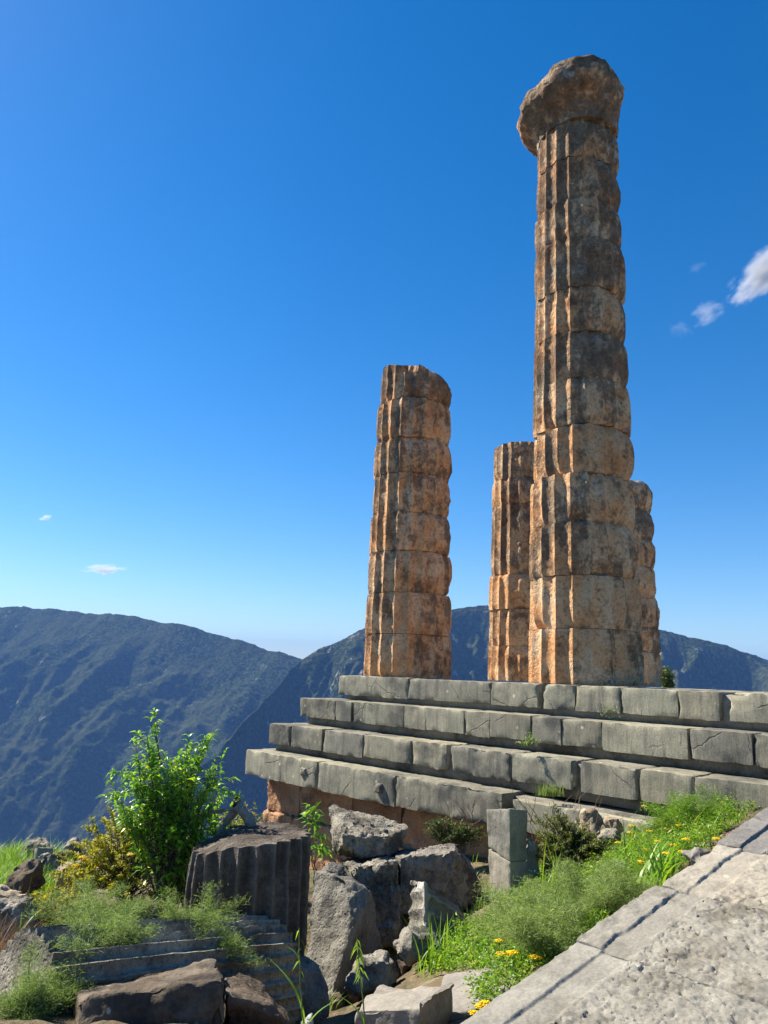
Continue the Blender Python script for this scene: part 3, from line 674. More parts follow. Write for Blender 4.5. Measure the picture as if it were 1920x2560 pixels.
# broken fluted fragment with a white tip
c8 = edge8((1285,500,7.75),(1290,800,7.6),(1205,500,8.1),(1190,800,8.1),(1500,640,8.2),(1560,780,8.1), c7)
V, Q = block(c8, res=.020, r=.015, amp=.014, fr=5, chip=.05, seed=7, maxn=90); nn = vnormals(V, Q)
fdir = c8[1,0,1]-c8[0,0,1]; fdir /= np.linalg.norm(fdir); perp = np.cross(fdir, [.3,-.9,.3]); perp /= np.linalg.norm(perp)
fl = np.abs(np.sin(math.pi*(V@perp)/.14)); rightness = sst(V@fdir-(c8[0,0,1]@fdir), .04, .12)
V = V-nn*(fl*.028*rightness)[:,None]
tipp = at(*c7((1250,495,7.9))); wob = .05*fbm(V*9, 3, .6, 44)
edg = c8[0,0,0]-c8[0,0,1]; el = np.linalg.norm(edg); edg /= el; rel = V-c8[0,0,1]; de = np.linalg.norm(rel-np.outer(rel@edg, edg), axis=1)
white = np.maximum(1-sst(np.linalg.norm(V-tipp, axis=1)+wob, .10, .17), .55*(1-sst(de+wob*1.5, .05, .10))); white = np.maximum(white, .35*rightness*(1-sst(fl, .12, .3)))
base = V.mean(0); base[2] = V[:,2].min()
fr_ = mesh_obj('fluted_fragment', V, Q, M['fragment'], origin=base, attr=white, sharp=34); tag(fr_, 'broken fluted column fragment with a bright white broken tip, leaning below the long block', 'column fragment')
stone('boulder', 'dark low boulder in front of the white tipped fluted fragment', 'boulder',
      face8((1110,930,7.0),(1400,920,7.0),(1130,790,7.2),(1360,780,7.2),(1110,900,7.6),(1420,900,7.6),(1170,740,7.6),(1370,760,7.6), c7), 'bluerock', 9, GB, amp=.05, r=.1)
# cracked upright stone
ft, fb, lt, lb, rt, rb = [at(*a) for a in ((1274,2021,8.2),(1277,2250,8.2),(1215,2022,8.45),(1222,2250,8.45),(1319,2025,8.5),(1323,2246,8.5))]
st = thing('upright_stone', 'cracked square upright stone standing like a post in front of the steps', 'upright stone', tuple(fb))
mid = lambda a, b, t: a+(b-a)*t
def e8(a, b):
    f_t, l_t, r_t = mid(ft, fb, a[0]), mid(lt, lb, a[1]), mid(rt, rb, a[2]); f_b, l_b, r_b = mid(ft, fb, b[0]), mid(lt, lb, b[1]), mid(rt, rb, b[2])
    return np.array([[[f_b, f_t],[l_b, l_t]],[[r_b, r_t],[l_b+r_b-f_b, l_t+r_t-f_t]]])
for a, b, sd in (((0,0,0),(.592,.432,.577),21),((.594,.434,.579),(1,1,1),22)):
    V, Q = block(e8(a, b), res=.018, r=.012, amp=.008, fr=5, chip=.025, seed=sd); mesh_obj('stone_half', V, Q, M['upright'], st, sharp=34)
stone('stone_slab', 'thin ragged slab standing directly behind the cracked upright stone on its right', 'stone slab',
      face8((1318,2235,8.55),(1350,2230,8.6),(1316,2085,8.55),(1336,2090,8.6),(1318,2230,8.8),(1356,2225,8.85),(1316,2080,8.8),(1340,2095,8.85)), 'upright', 23, amp=.03)
stone('stone_slab', 'thick pale flat slab with a flat lit top at the bottom edge of the picture', 'stone slab',
      slab8((915,1165,4.75),(1335,1150,4.55),(1500,1040,4.95),(1060,1040,5.3), .34, c7), 'slab', 24, amp=.016, r=.015, chip=.035, res=.02, cuts=1)
stone('stone_slab', 'smooth flat slab lying against the kerb of the ramp behind the thick pale slab', 'stone slab',
      slab8((1095,2545,5.0),(1330,2470,4.9),(1290,2392,5.7),(1105,2436,5.8), .2), 'slab', 25, amp=.012, r=.015, chip=.04, res=.022)
stone('boulder', 'long brown foreground boulder with a flat lichen flecked top in the lower left', 'boulder',
      face8((425,2200,4.5),(1345,2200,4.6),(440,1885,4.6),(1335,1775,4.7),(430,2150,5.3),(1345,2100,5.4),(470,1832,5.2),(1275,1655,5.3), c6), 'darkrock', 26, GB, amp=.02, r=.02, chip=.08, res=.02, cuts=3)
stone('boulder', 'dark sloping boulder beside the fluted drum at the bottom of the picture', 'boulder',
      face8((1345,2200,5.0),(1780,2200,5.1),(1350,1790,5.05),(1640,1930,5.2),(1330,2100,5.7),(1760,2050,5.7),(1335,1680,5.6),(1560,1800,5.7), c6), 'darkrock', 27, GB, amp=.025, r=.02, chip=.07, cuts=4)
# left background stones
stone('stone_marker', 'small square grey marker stone standing before a round boulder at the far left', 'marker stone',
      edge8((215,985,11),(212,1140,11),(196,995,11.15),(190,1140,11.15),(322,985,11.05),(322,1140,11.05), c6), 'upright', 30, amp=.012, r=.02, chip=.03)
stone('boulder', 'rounded pale boulder on the skyline behind the small square marker stone', 'boulder',
      face8((95,1100,12),(345,1100,12),(130,990,12),(330,985,12),(95,1090,12.8),(345,1090,12.8),(190,918,12.6),(300,930,12.6), c6), 'rock', 31, GB, r=.12, amp=.05)
stone('boulder', 'pale boulder half hidden behind the yellow shrub', 'boulder',
      face8((350,1060,11.6),(500,1060,11.6),(360,985,11.6),(480,975,11.6),(350,1050,12.2),(500,1050,12.2),(380,945,12.1),(480,945,12.1), c6), 'rock', 32, GB, r=.1, amp=.05)
for i, (x, y, s, lab) in enumerate(((255,1110,.30,'left of the two small round stones at the foot of the marker stone'),(330,1110,.34,'right of the two small round stones at the foot of the marker stone'))):
    p = at(*c6((x, y+28, 10.4))); stone('small_stone', lab, 'stone', pebble(p, (s, s*.8, s*.75), 40+i), 'rock', 33+i, 'small loose stones', r=.1, amp=.03, res=.03)
for x, y, Yd, sx, sz, m, lab in ((140,1270,9.2,.36,.36,'darkrock','squarish dark stone in the grass at the far left'),(20,1420,8.0,.36,.34,'pale','beige rock cut off by the left edge above the fallen drum'),
        (100,1540,7.4,.38,.34,'rock','grey slanting rock behind the left end of the fallen drum'),(380,1210,9.6,.26,.24,'pale','pale stone under the lower left of the yellow shrub')):
    p = at(*c6((x, y, Yd))); stone('boulder', lab, 'boulder', pebble(p, (sx, sx*.8, sz), int(x)+50), m, 50+int(x), GB, r=.08, amp=.05)
# stones on the right bank
for x, y, Yd, sx, sy, sz, m, lab in ((585,1020,9.4,.30,.22,.22,'pale','beige rounded stone rising out of the reddish brown bush'),(715,1015,9.3,.26,.22,.14,'pale','low beige stone right of the rounded stone in the bush'),
        (690,1075,8.9,.34,.26,.12,'rock','flat grey stone in front of the two beige stones')):
    p = at(*c5((x, y, Yd))); stone('small_stone', lab, 'stone', pebble(p, (sx, sy, sz), int(x)+60), m, 60+int(x), 'small loose stones', r=.08, amp=.04)
p = at(1745, 2150, 5.6); stone('small_stone', 'pale stone in the tall grass beside the ramp kerb', 'stone', pebble(p, (.22,.16,.09), 66), 'slab', 70, 'small loose stones', r=.06, amp=.03, res=.02)
p = at(772, 2575, 4.6); stone('small_stone', 'small white stone at the very bottom between the grass stalks', 'stone', pebble(p, (.12,.10,.09), 67), 'whitetip', 71, 'small loose stones', r=.04, amp=.015, res=.012)
# sitting on the platform steps / loose rubble, partly added to darken the lit soil
for i, (x, y, s) in enumerate(((830,2520,.22),(880,2505,.16),(1010,2430,.2),(700,2500,.2))):
    p = hit(x, y); stone('small_stone', 'loose dark stone lying in the shade between the big drum and the pale slab', 'stone', pebble(p, (s, s*.8, s*.6), 80+i), 'darkrock', 90+i, 'rubble between the drum and the slab', r=.05, amp=.03)

stone('boulder', 'dark boulder added to stand in for shade on the lit soil directly right of the foot of the big drum', 'boulder', pebble(at(735,2530,6.7), (.55,.45,.34), 123), 'bluerock', 123, GB, amp=.03)  # added boulder: covers a sunlit strip of soil that should be in shade
# standing fluted drum
cd_ = at(627, 2095, 6.95)[:2]; va = viewer_angle(cd_)
ztop = at(625, 2118, 6.95-.5)[2]
def cut_drum(T, r, Z):
    a = T-va; x = np.sin(a)*r
    s_ = -.10*sst(-x, .1, .5)*np.clip(Z, 0, 1)**6
    return s_+.02*np.sin(5*x)*np.clip(Z, 0, 1)**6
wo = []
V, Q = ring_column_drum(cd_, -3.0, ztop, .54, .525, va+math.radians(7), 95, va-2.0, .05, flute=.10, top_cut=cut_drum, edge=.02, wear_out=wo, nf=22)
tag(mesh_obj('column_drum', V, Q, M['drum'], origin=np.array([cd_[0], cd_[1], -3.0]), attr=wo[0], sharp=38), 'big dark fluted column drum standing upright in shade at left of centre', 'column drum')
# fallen fluted drum under the fennel
pL, pR = at(40, 2560, 5.1), at(660, 2462, 6.5); ax = pR-pL; Ln = np.linalg.norm(ax); ax /= Ln
V, Q = ring_column_drum((0.,0.), 0, Ln, .52, .50, .05, 97, 3.0, .05, flute=.085, edge=.015, nf=34)
ux = np.cross([0,0,1], ax); ux /= np.linalg.norm(ux); uy = np.cross(ax, ux)
V = pL+V[:,0:1]*ux+V[:,1:2]*uy+V[:,2:3]*ax
tag(mesh_obj('column_drum', V, Q, M['rock'], origin=(pL+pR)/2-np.array([0,0,.5]), sharp=38), 'fallen pale fluted column drum on its side, overgrown with feathery fennel', 'column drum')

# ------------------------------------------------------------------ plants
def polyline(a, b, n, wob, sag=0.0):
    t = np.linspace(0, 1, n)[:,None]; p = a+(b-a)*t; w = rs.normal(0, wob, (n,3)).cumsum(0); w -= t*w[-1]
    p = p+w*np.sin(t*math.pi)+np.array([0,0,1])*sag*np.sin(t*math.pi); return p
def along(lines, n, t0=.35):
    """n points on polylines with tangents"""
    P = []; T = []
    k = rs.randint(0, len(lines), n); t = t0+(1-t0)*rs.uniform(0, 1, n)**.8
    for i in range(n):
        L = lines[k[i]]; u = t[i]*(len(L)-1); j = min(int(u), len(L)-2); P.append(L[j]+(L[j+1]-L[j])*(u-j)); T.append(L[j+1]-L[j])
    return np.array(P), np.array(T)
def ellips(c, rad, n, zlo=-1, pw=.45):
    d = rdir(n, zlo, 1); return np.asarray(c)+d*np.asarray(rad)*(rs.uniform(0, 1, n)**pw)[:,None]
def bush(name, label, cat, base, crowns, n_twig, n_leaf, L, W, mat, stem_mat='bark', stem_r=.02, trunks=3, droop=.3, spread=.8, group=None, wob=.02, leaf_part='foliage', t0=.45, extra=None):
    base = np.asarray(base, float); root = thing(name, label, cat, tuple(base), group)
    lines = []; r0 = []; r1 = []
    tops = []
    for c, rad, wgt in crowns:
        for t in ellips(c, rad, max(1, int(n_twig*wgt)), -.75): tops.append(t)
    cen = np.mean([c for c, _, _ in crowns], 0)
    forks = []
    for i in range(trunks):
        f = base+(cen-base)*rs.uniform(.45,.75)+rs.normal(0, .10, 3)*np.linalg.norm(cen-base)
        b = base+np.array([rs.normal(0,.05), rs.normal(0,.05), -.05]); ln = polyline(b, f, 8, wob); lines.append(ln); r0.append(stem_r); r1.append(stem_r*.5); forks.append(ln)
    twigs = []
    for t in tops:
        ln = forks[rs.randint(len(forks))]; s = ln[rs.randint(3, 8)]; tw = polyline(s, t, 7, wob*.7, .06); twigs.append(tw); lines.append(tw); r0.append(stem_r*.32); r1.append(.0015)
    if extra:
        for pl in extra: twigs.append(pl); lines.append(pl); r0.append(stem_r*.35); r1.append(.002)
    V, Q = tubes(lines, r0, r1); mesh_obj('stems', V, Q, M[stem_mat], root, attr=rs.uniform(0, 1, len(V)))
    P, T = along(twigs, n_leaf, t0)
    T = T/np.maximum(np.linalg.norm(T, axis=1), 1e-6)[:,None]; dv = T*.6+rdir(n_leaf, -.8, .7)*spread
    up = np.array([0,0,1.])+rs.normal(0, .35, (n_leaf,3))
    V, Fc, m = leaf_mesh(P, dv, up, L*rs.uniform(.6,1.25,n_leaf), W*rs.uniform(.7,1.2,n_leaf), droop)
    tint = np.clip(rs.normal(.5, .22, n_leaf)+.0, 0, 1)
    mesh_obj(leaf_part, V, Fc, M[mat], root, smooth=True, attr=np.repeat(tint, m))
    return root
# glossy young almond bush
b1 = at(435, 2330, 7.4); b1[2] = ground_z(b1[0], b1[1])[0]
k1 = 7.4/1944
cr = lambda x, y, Y, rx, ry: (at(x, y, Y), (rx*Y/1944, rx*Y/1944*.8, ry*Y/1944), 1)
def crowns(lst):
    tot = sum(l[3]*l[4] for l in lst); return [(at(x, y, Y), (rx*Y/1944, rx*Y/1944*.8, ry*Y/1944), rx*ry/tot) for x, y, Y, rx, ry in lst]
ex = [polyline(at(400,1900,7.4), at(x, y, 7.4), 6, .01) for x, y in ((385,1775),(375,1800),(345,1835))]+[polyline(at(470,1950,7.35), at(x, y, 7.35), 6, .01) for x, y in ((535,1830),(522,1850),(590,1945),(600,1990),(265,1990),(268,1930))]
bush('green_bush', 'tall bright green bush with glossy pointed leaves left of the dark drum', 'bush', b1,
     crowns([(400,1890,7.4,105,75),(490,1920,7.35,95,85),(370,1985,7.4,110,90),(500,2030,7.4,105,90),(415,2100,7.3,95,90),(450,2190,7.3,60,80),(320,2030,7.5,60,55)]), 220, 6200, .092, .026, 'leaf', stem_r=.018, trunks=4, droop=.35, extra=ex)
# yellow shrubs
for lab, bp, cw, nt_, nl in (('wide yellow olive shrub spreading behind the green bush', (330,2290,8.9), [(330,2075,9.0,120,75),(250,2120,9.0,110,75),(420,2120,9.0,90,90),(330,2180,8.8,160,80),(200,2200,8.6,100,65)], 300, 17000),
                             ('small yellow shrub at the left foot of the temple foundation', (620,2085,10.5), [(620,2040,10.5,42,32),(575,2060,10.4,40,28)], 50, 900),
                             ('low yellow brown shrub sprawling at the left end of the fennel', (150,2300,7.8), [(140,2260,7.8,90,36),(60,2290,7.6,60,30)], 60, 1300)):
    bb = at(*bp); bb[2] = min(bb[2], ground_z(bb[0], bb[1])[0]+.02)
    bush('yellow_shrub', lab, 'shrub', bb, crowns(cw), nt_, nl, .05, .017, 'leaf_yel', stem_r=.014, trunks=5, droop=.05, spread=1.0, t0=.6)
# sapling between the drum and the tilted block
bb = at(785, 2215, 8.9)
bush('sapling', 'small sapling with long drooping leaves between the drum and the tilted block', 'sapling', bb, crowns([(785,2040,8.9,32,28),(790,2110,8.9,34,55)]), 16, 130, .15, .034, 'leaf', stem_r=.008, trunks=2, droop=.4, wob=.01)
# dark bushes in front of the steps
bush('dark_bush', 'dark green bush at the foot of the steps left of the upright stone', 'bush', on_ground(at(1135,2110,11)), crowns([(1120,2075,11,60,32),(1180,2085,11,45,32),(1085,2065,11,32,22)]), 130, 4200, .05, .012, 'leaf_dark', stem_r=.012, trunks=5, droop=.1)
bush('brown_bush', 'olive brown bush with dry reddish twigs right of the upright stone', 'bush', on_ground(at(1410,2190,9.3)), crowns([(1390,2065,9.0,70,50),(1440,2105,8.9,85,65),(1370,2140,8.7,60,60),(1490,2130,8.7,60,55)]), 240, 12000, .045, .012, 'leaf_brn', stem_r=.010, trunks=7, droop=.1)
tw = [polyline(at(x, y, 9.3), at(x+rs.uniform(-70,70), y-rs.uniform(60,130), 9.3+rs.uniform(-.2,.2)), 7, .02) for x, y in zip(rs.uniform(1320,1480,26), rs.uniform(2060,2130,26))]
tw += [polyline(at(x, y, 10.6), at(x+rs.uniform(-60,60), y-rs.uniform(20,90), 10.6), 6, .02) for x, y in zip(rs.uniform(1080,1200,16), rs.uniform(2050,2080,16))]
V, Q = tubes(tw, .004, .0015, 4)
tag(mesh_obj('dry_twigs', V, Q, M['twig'], origin=V.min(0), attr=rs.uniform(0,1,len(V))), 'bare reddish dry stalks rising above the two bushes before the steps', 'twigs', kind='stuff')
# little tree behind the rearmost column
tb = at(1668, 1740, 26); tr = thing('pine_tree', 'small green tree peeking out behind the rearmost column', 'tree', tuple(tb-np.array([0,0,1.6])))
V, Q = tubes([polyline(tb-np.array([0,0,1.7]), at(1664,1690,26), 6, .03)], .07, .03, 6); mesh_obj('trunk', V, Q, M['bark'], tr)
n = 2600; P = np.concatenate([ellips(at(1664,1690,26), (.28,.28,.30), n//2, -1, .5), ellips(at(1670,1712,26), (.2,.2,.22), n//2, -1, .5)])
V, Fc, m = leaf_mesh(P, rdir(n), rdir(n), .09, .03, 0); mesh_obj('crown', V, Fc, M['leaf_dark'], tr, attr=np.repeat(rs.uniform(0,1,n), m))
# dead branch
dw = [np.array([at(*c6(a)) for a in l]) for l in ([(1500,900,7.3),(1480,830,7.3),(1440,780,7.3),(1400,745,7.3)], [(1400,745,7.3),(1370,800,7.35),(1330,860,7.4),(1290,930,7.3)], [(1400,760,7.3),(1320,775,7.3),(1230,785,7.3),(1180,800,7.3)], [(1440,770,7.3),(1410,730,7.4),(1395,715,7.4)])]
def dense(l, n=12, wob=.006):
    t = np.linspace(0, len(l)-1, n); p = np.stack([np.interp(t, np.arange(len(l)), l[:,k]) for k in range(3)], 1); return p+rs.normal(0, wob, p.shape)
V, Q = tubes([dense(l) for l in dw], [.052,.042,.018,.04], [.044,.025,.007,.025], 9)
nn = vnormals(V, Q); V = V+nn*(.012*fbm(V*14, 3, .6, 99))[:,None]
tag(mesh_obj('dead_branch', V, Q, M['deadwood'], origin=dw[0][0]), 'bleached crooked dead branch lying on top of the dark fluted drum', 'branch')

# feathery fennel : stems with plumes of fine filaments
def fennel(label, base, tips, n, L, mat, group, plume=.085, w=.0026, name='fennel_plant', flat=1.0):
    base = np.asarray(base, float); root = thing(name, label, 'plant', tuple(base), group)
    tips = [np.asarray(t)+(rs.normal(0, .09, 3)+np.array([0,0,rs.uniform(-.04,.10)]) if q else 0) for t in tips for q in range(4)]
    lines = [polyline(base+rs.normal(0,.03,3)*np.array([1,1,0]), np.asarray(t), 7, .012, .05) for t in tips]
    V, Q = tubes(lines, .0045, .0015, 4); mesh_obj('stems', V, Q, M['stem'], root, attr=rs.uniform(0,1,len(V)))
    P, T = along(lines, n//6, .35)
    c = np.repeat(P, 6, 0)+rs.normal(0, plume*.42, (len(P)*6,3))*np.array([1,1,.55*flat]); m0 = len(c)
    dv = rdir(m0, -.3, .9)*.8+np.repeat(rdir(len(P), -.2, .8), 6, 0)*.6
    V, Fc, m = leaf_mesh(c, dv, rdir(m0), L*rs.uniform(.5,1.3,m0), w, .12)
    mesh_obj('fronds', V, Fc, M[mat], root, attr=np.repeat(np.clip(np.repeat(rs.normal(.5,.2,len(P)), 6)+rs.normal(0,.1,m0), 0, 1), m)); return root
GF = 'feathery plants growing over the fallen drum'
for lab, b, tips, n in (('feathery fennel clump on the upper left of the fallen drum', (230,2330,6.9), [(150,2300,6.9),(200,2275,7.0),(250,2262,7.1),(310,2265,7.2),(370,2285,7.0),(120,2320,6.8),(280,2300,6.8)], 13000),
        ('feathery fennel in the middle of the fallen drum with one thick pale stem', (240,2440,5.25), [(225,2275,5.9),(300,2295,5.6),(170,2310,5.7),(330,2280,5.8),(290,2345,5.35),(210,2370,5.2),(250,2325,5.4),(350,2350,5.5)], 11000),
        ('feathery fennel at the right end of the fallen drum beside the upright drum', (470,2385,5.95), [(420,2320,6.0),(480,2285,6.2),(540,2295,6.2),(560,2330,6.0),(500,2345,5.8),(600,2360,5.9),(400,2290,6.2),(620,2380,5.9)], 11000),
        ('creeping feathery plant covering the rock at the lower left corner', (60,2560,4.7), [(20,2520,4.7),(70,2480,4.8),(110,2510,4.7),(140,2470,4.9),(10,2560,4.6),(170,2500,4.8),(90,2550,4.6),(190,2455,5.0)], 15000)):
    fennel(lab, at(*b), [at(*t) for t in tips], n, .05, 'fennel', GF)
# grey green mounds beside the ramp
for lab, b, tips, n in (('large grey green feathery mound against the ramp kerb', (1450,2320), [(1300,2290,6.1),(1360,2262,6.3),(1430,2245,6.4),(1500,2238,6.3),(1560,2245,6.1),(1600,2250,5.9),(1400,2300,5.9),(1490,2290,5.9),(1540,2275,5.8),(1350,2310,5.9)], 30000),
        ('lower grey green feathery mound nearest the viewer beside the kerb', (1370,2400), [(1260,2330,5.8),(1300,2370,5.4),(1360,2350,5.5),(1420,2340,5.5),(1330,2400,5.2),(1390,2385,5.2),(1440,2360,5.3),(1220,2300,6.3)], 22000)):
    fennel(lab, hit(*b), [at(*t)+np.array([0,0,.07]) for t in tips], n, .055, 'sage', 'grey green mounds beside the ramp', .10, .003, 'feathery_mound', .8)

fennel('tall yellow green feathery weed at the right end of the bank under the steps', on_ground(at(1720,2080,8.2)), [at(*t) for t in ((1690,2010,8.2),(1730,2000,8.2),(1770,2010,8.1),(1650,2035,8.2),(1800,2020,8.0),(1620,2060,8.1),(1690,2050,8.0))], 9000, .06, 'grass', 'tall weeds on the bank', .11, .004, 'feathery_weed')
# grass and ground cover
def grass(name, label, P, H, W, lean=.5, mat='grass', curve=.6):
    n = len(P); V, Q, m = blades(P, H, W, lean*rs.uniform(.3,1.5,n), rs.uniform(0, 2*math.pi, n), curve)
    return tag(mesh_obj(name, V, Q, M[mat], origin=P.mean(0), attr=np.repeat(np.clip(rs.normal(.5,.22,n), 0, 1), m)), label, 'grass', kind='stuff')
def scatter(poly, n): 
    q = poly_pts(poly, n); P = hits(q[:,0], q[:,1]); return P[~np.isnan(P[:,0])]
bank = [(1200,2340),(1330,2180),(1480,2120),(1600,2050),(1800,2020),(1890,2030),(1800,2100),(1690,2190),(1640,2230),(1560,2270),(1440,2380),(1300,2430),(1180,2440)]
P = scatter(bank, 8000); grass('grass', 'bright green grass growing on the bank between ramp and steps', P, rs.uniform(.04,.17,len(P)), rs.uniform(.004,.009,len(P)), .6)
P = scatter([(-520,2190),(-60,2145),(60,2130),(160,2150),(190,2210),(120,2260),(20,2250),(-60,2260),(-520,2330)], 14000); grass('grass', 'green grass on the slope at the far left', P, rs.uniform(.12,.38,len(P)), rs.uniform(.006,.011,len(P)), .6)
P = scatter([(-420,2300),(-60,2250),(180,2260),(60,2420),(-60,2440),(-420,2560)], 5000); grass('dry_grass', 'dry reddish grass among the rocks at the left edge', P, rs.uniform(.1,.3,len(P)), rs.uniform(.003,.006,len(P)), .5, 'twig')
P = scatter([(560,2150),(900,2120),(1250,2110),(1280,2240),(1180,2300),(1000,2420),(820,2540),(640,2600),(560,2400)], 2600); grass('weeds', 'thin weeds between the fallen blocks', P, rs.uniform(.05,.2,len(P)), rs.uniform(.003,.007,len(P)), .6)
# leafy weeds on the bank
def herbs(name, label, P, per, L, W, mat):
    n = len(P)*per; c = np.repeat(P, per, 0); h = np.repeat(rs.uniform(.03,.18,len(P)), per)*rs.uniform(.2,1,n)
    c = c+np.stack([rs.normal(0,.035,n), rs.normal(0,.035,n), h], 1); V, Fc, m = leaf_mesh(c, rdir(n, -.1, .9), rdir(n, .2, 1), L*rs.uniform(.5,1.3,n), W, .2)
    return tag(mesh_obj(name, V, Fc, M[mat], origin=P.mean(0), attr=np.repeat(np.clip(rs.normal(.55,.25,n),0,1), m)), label, 'weeds', kind='stuff')
P = scatter(bank, 900); herbs('leafy_weeds', 'low leafy weeds on the bank between ramp and steps', P, 16, .045, .016, 'grass')
P = scatter([(1500,2100),(1640,2050),(1850,2030),(1800,2100),(1690,2180),(1520,2220)], 420); herbs('leafy_weeds', 'taller fresh weeds below the right end of the steps', P+np.array([0,0,.08]), 26, .05, .012, 'grass')
P = scatter([(1050,2440),(1120,2330),(1230,2330),(1240,2400),(1150,2440)], 160); herbs('leafy_weeds', 'leafy weeds between the white tipped fragment and the flat slab', P, 16, .045, .018, 'grass')
P = scatter([(1180,2490),(1330,2420),(1400,2400),(1330,2470),(1200,2550)], 120); herbs('leafy_weeds', 'small weeds in the joint along the ramp kerb', P, 12, .035, .014, 'grass')
# tufts of tall grass, each a plant
def tuft(label, b, n, H, W, lean, r=.06, az=None):
    P = np.asarray(b)+np.stack([rs.normal(0,r,n), rs.normal(0,r,n), np.zeros(n)-.02], 1)
    V, Q, m = blades(P, H*rs.uniform(.55,1.1,n), W, lean*rs.uniform(.3,1.5,n), rs.uniform(0,6.3,n) if az is None else rs.normal(az,.7,n), .9, 6)
    return tag(mesh_obj('grass_tuft', V, Q, M['grass'], origin=np.asarray(b), attr=np.repeat(rs.uniform(.3,.8,n), m)), label, 'grass tuft', 'tufts of long grass')
tuft('largest tuft of broad bladed grass arching beside the kerb stone', hit(1640,2235), 34, .62, .024, .75, .07)
tuft('broad bladed grass tuft behind the largest tuft, nearer the steps', hit(1570,2190), 16, .6, .02, .6, .08)
tuft('grass tuft with two arching blades just below the right end of the steps', hit(1740,2110), 16, .55, .018, .9, .07)
tuft('bright grass tuft between the white tipped fragment and the flat slab', hit(1100,2425), 42, .50, .013, .5, .11)
tuft('thin upright grass tuft right of the cracked upright stone', hit(1385,2260), 12, .6, .012, .35, .06)
# grass stalks close to the camera
def stalk(label, b, t, spike, leafs):
    root = thing('grass_stalk', label, 'grass stalk', tuple(b), 'single grass stalks in the foreground'); pl = polyline(np.asarray(b), np.asarray(t), 10, .004, .0)
    V, Q = tubes([pl], .0042, .002, 5); mesh_obj('stem', V, Q, M['stem'], root, attr=rs.uniform(0,1,len(V)))
    for f, h, az in leafs:
        i = int(f*9); V, Q, m = blades(pl[i:i+1], np.array([h]), .02, np.array([.75]), np.array([az]), .8, 7); mesh_obj('blade', V, Q, M['grass'], root, attr=np.full(len(V), .55))
    if spike < 4: return
    n = spike; pts = pl[-1]-(pl[-1]-pl[5])*np.linspace(0,1,n)[:,None]*.9
    V, Fc, m = leaf_mesh(pts+rs.normal(0,.003,(n,3)), np.array([0,0,-.5])+rdir(n,-.6,.2)*.5, rdir(n), .05, .008, .3); mesh_obj('seed_head', V, Fc, M['grass'], root, attr=np.full(len(V), .85))
stalk('left of two lone grass stalks rising in front of the dark drum', at(762,2590,4.0), at(748,2320,4.0), 5, [(.15,.32,2.6),(.75,.10,3.0),(.05,.2,.2)])
stalk('right of two lone grass stalks, with a drooping seed head, before the grey boulder', at(915,2580,3.9), at(892,2345,3.9), 22, [(.1,.18,2.9)])
stalk('yellowish grass stalk among the dry grass at the far left', at(45,2370,7.0), at(80,2190,7.0), 3, [(.2,.3,1.0),(.1,.3,2.0)])
# plants rooted in the joints of the steps
for lab, x, y, q, n, L in (('grey green weed growing from the third riser', 1320,1868,qs[2]-.03,90,.06),('tussock of fine grass on the ledge under the fourth course block', 1372,1990,qs[3]+.14,0,0),('tiny weed under the top course joint', 1525,1796,qs[1]+.25,30,.04)):
    v = ray(x, y); p = v*(q/(v[:2]@E_))
    if n:
        root = thing('step_weed', lab, 'weed', tuple(p), 'weeds rooted in the steps'); tips = [p+np.array([rs.uniform(-.16,.16), -rs.uniform(0,.06), rs.uniform(.02,.22)]) for _ in range(7)]
        lines = [polyline(p, t, 5, .01, .03) for t in tips]; V, Q = tubes(lines, .003, .001, 4); mesh_obj('stems', V, Q, M['stem'], root, attr=rs.uniform(0,1,len(V)))
        P, T = along(lines, n, .2); V, Fc, m = leaf_mesh(P, T*3+rdir(n), rdir(n, .2, 1), L, L*.35, .2); mesh_obj('foliage', V, Fc, M['sage'], root, attr=np.repeat(rs.uniform(0,1,n), m))
    else:
        P = p+np.stack([rs.normal(0,.09,220), rs.normal(0,.03,220), np.zeros(220)], 1); V, Q, m = blades(P, rs.uniform(.08,.22,220), .005, rs.uniform(.1,.5,220), rs.uniform(0,6.3,220)); tag(mesh_obj('grass_tuft', V, Q, M['fennel'], origin=p, attr=np.repeat(rs.uniform(0,1,220), m)), lab, 'grass tuft', 'tufts of long grass')

# flowers : one of each kind, then copies
def umbel(R, k):
    parts = []; off = 0; Vs = []; Fs = []
    for i in range(k):
        a = i*2.399; rr = R*math.sqrt((i+.5)/k); c = np.array([rr*math.cos(a), rr*math.sin(a), -.25*rr*rr/R+rs.normal(0,R*.05)]); s = R*.32
        th = np.linspace(0, 2*math.pi, 7)[:-1]; ring = c+np.stack([np.cos(th)*s, np.sin(th)*s, np.full(6,-s*.35)], 1); V = np.concatenate([[c+np.array([0,0,s*.25])], ring, [c-np.array([0,0,s*.6])]])
        Vs.append(V); Fs += [[off, off+1+j, off+1+(j+1)%6] for j in range(6)]+[[off+7, off+1+(j+1)%6, off+1+j] for j in range(6)]; off += 8
    return np.concatenate(Vs), np.array(Fs)
def flower_proto(name, label, cat, group, h, R, k, mat):
    root = thing(name, label, cat, (0,0,0), group); pl = polyline(np.zeros(3), np.array([.02,0,h]), 6, .006)
    V, Q = tubes([pl], .0032, .0022, 4); mesh_obj('stem', V, Q, M['stem'], root, attr=rs.uniform(0,1,len(V)))
    V, Fc = umbel(R, k); V = V+pl[-1]; mesh_obj('flower_head', V, Fc, M[mat], root, attr=rs.uniform(0,1,len(V))); return root
def clone(root, loc, rz, sc, label):
    r = root.copy(); COL.objects.link(r); r.location = loc; r.rotation_euler = (0,0,rz); r.scale = (sc,sc,sc); r['label'] = label
    for ch in list(root.children):
        c = ch.copy(); COL.objects.link(c); c.parent = r
    return r
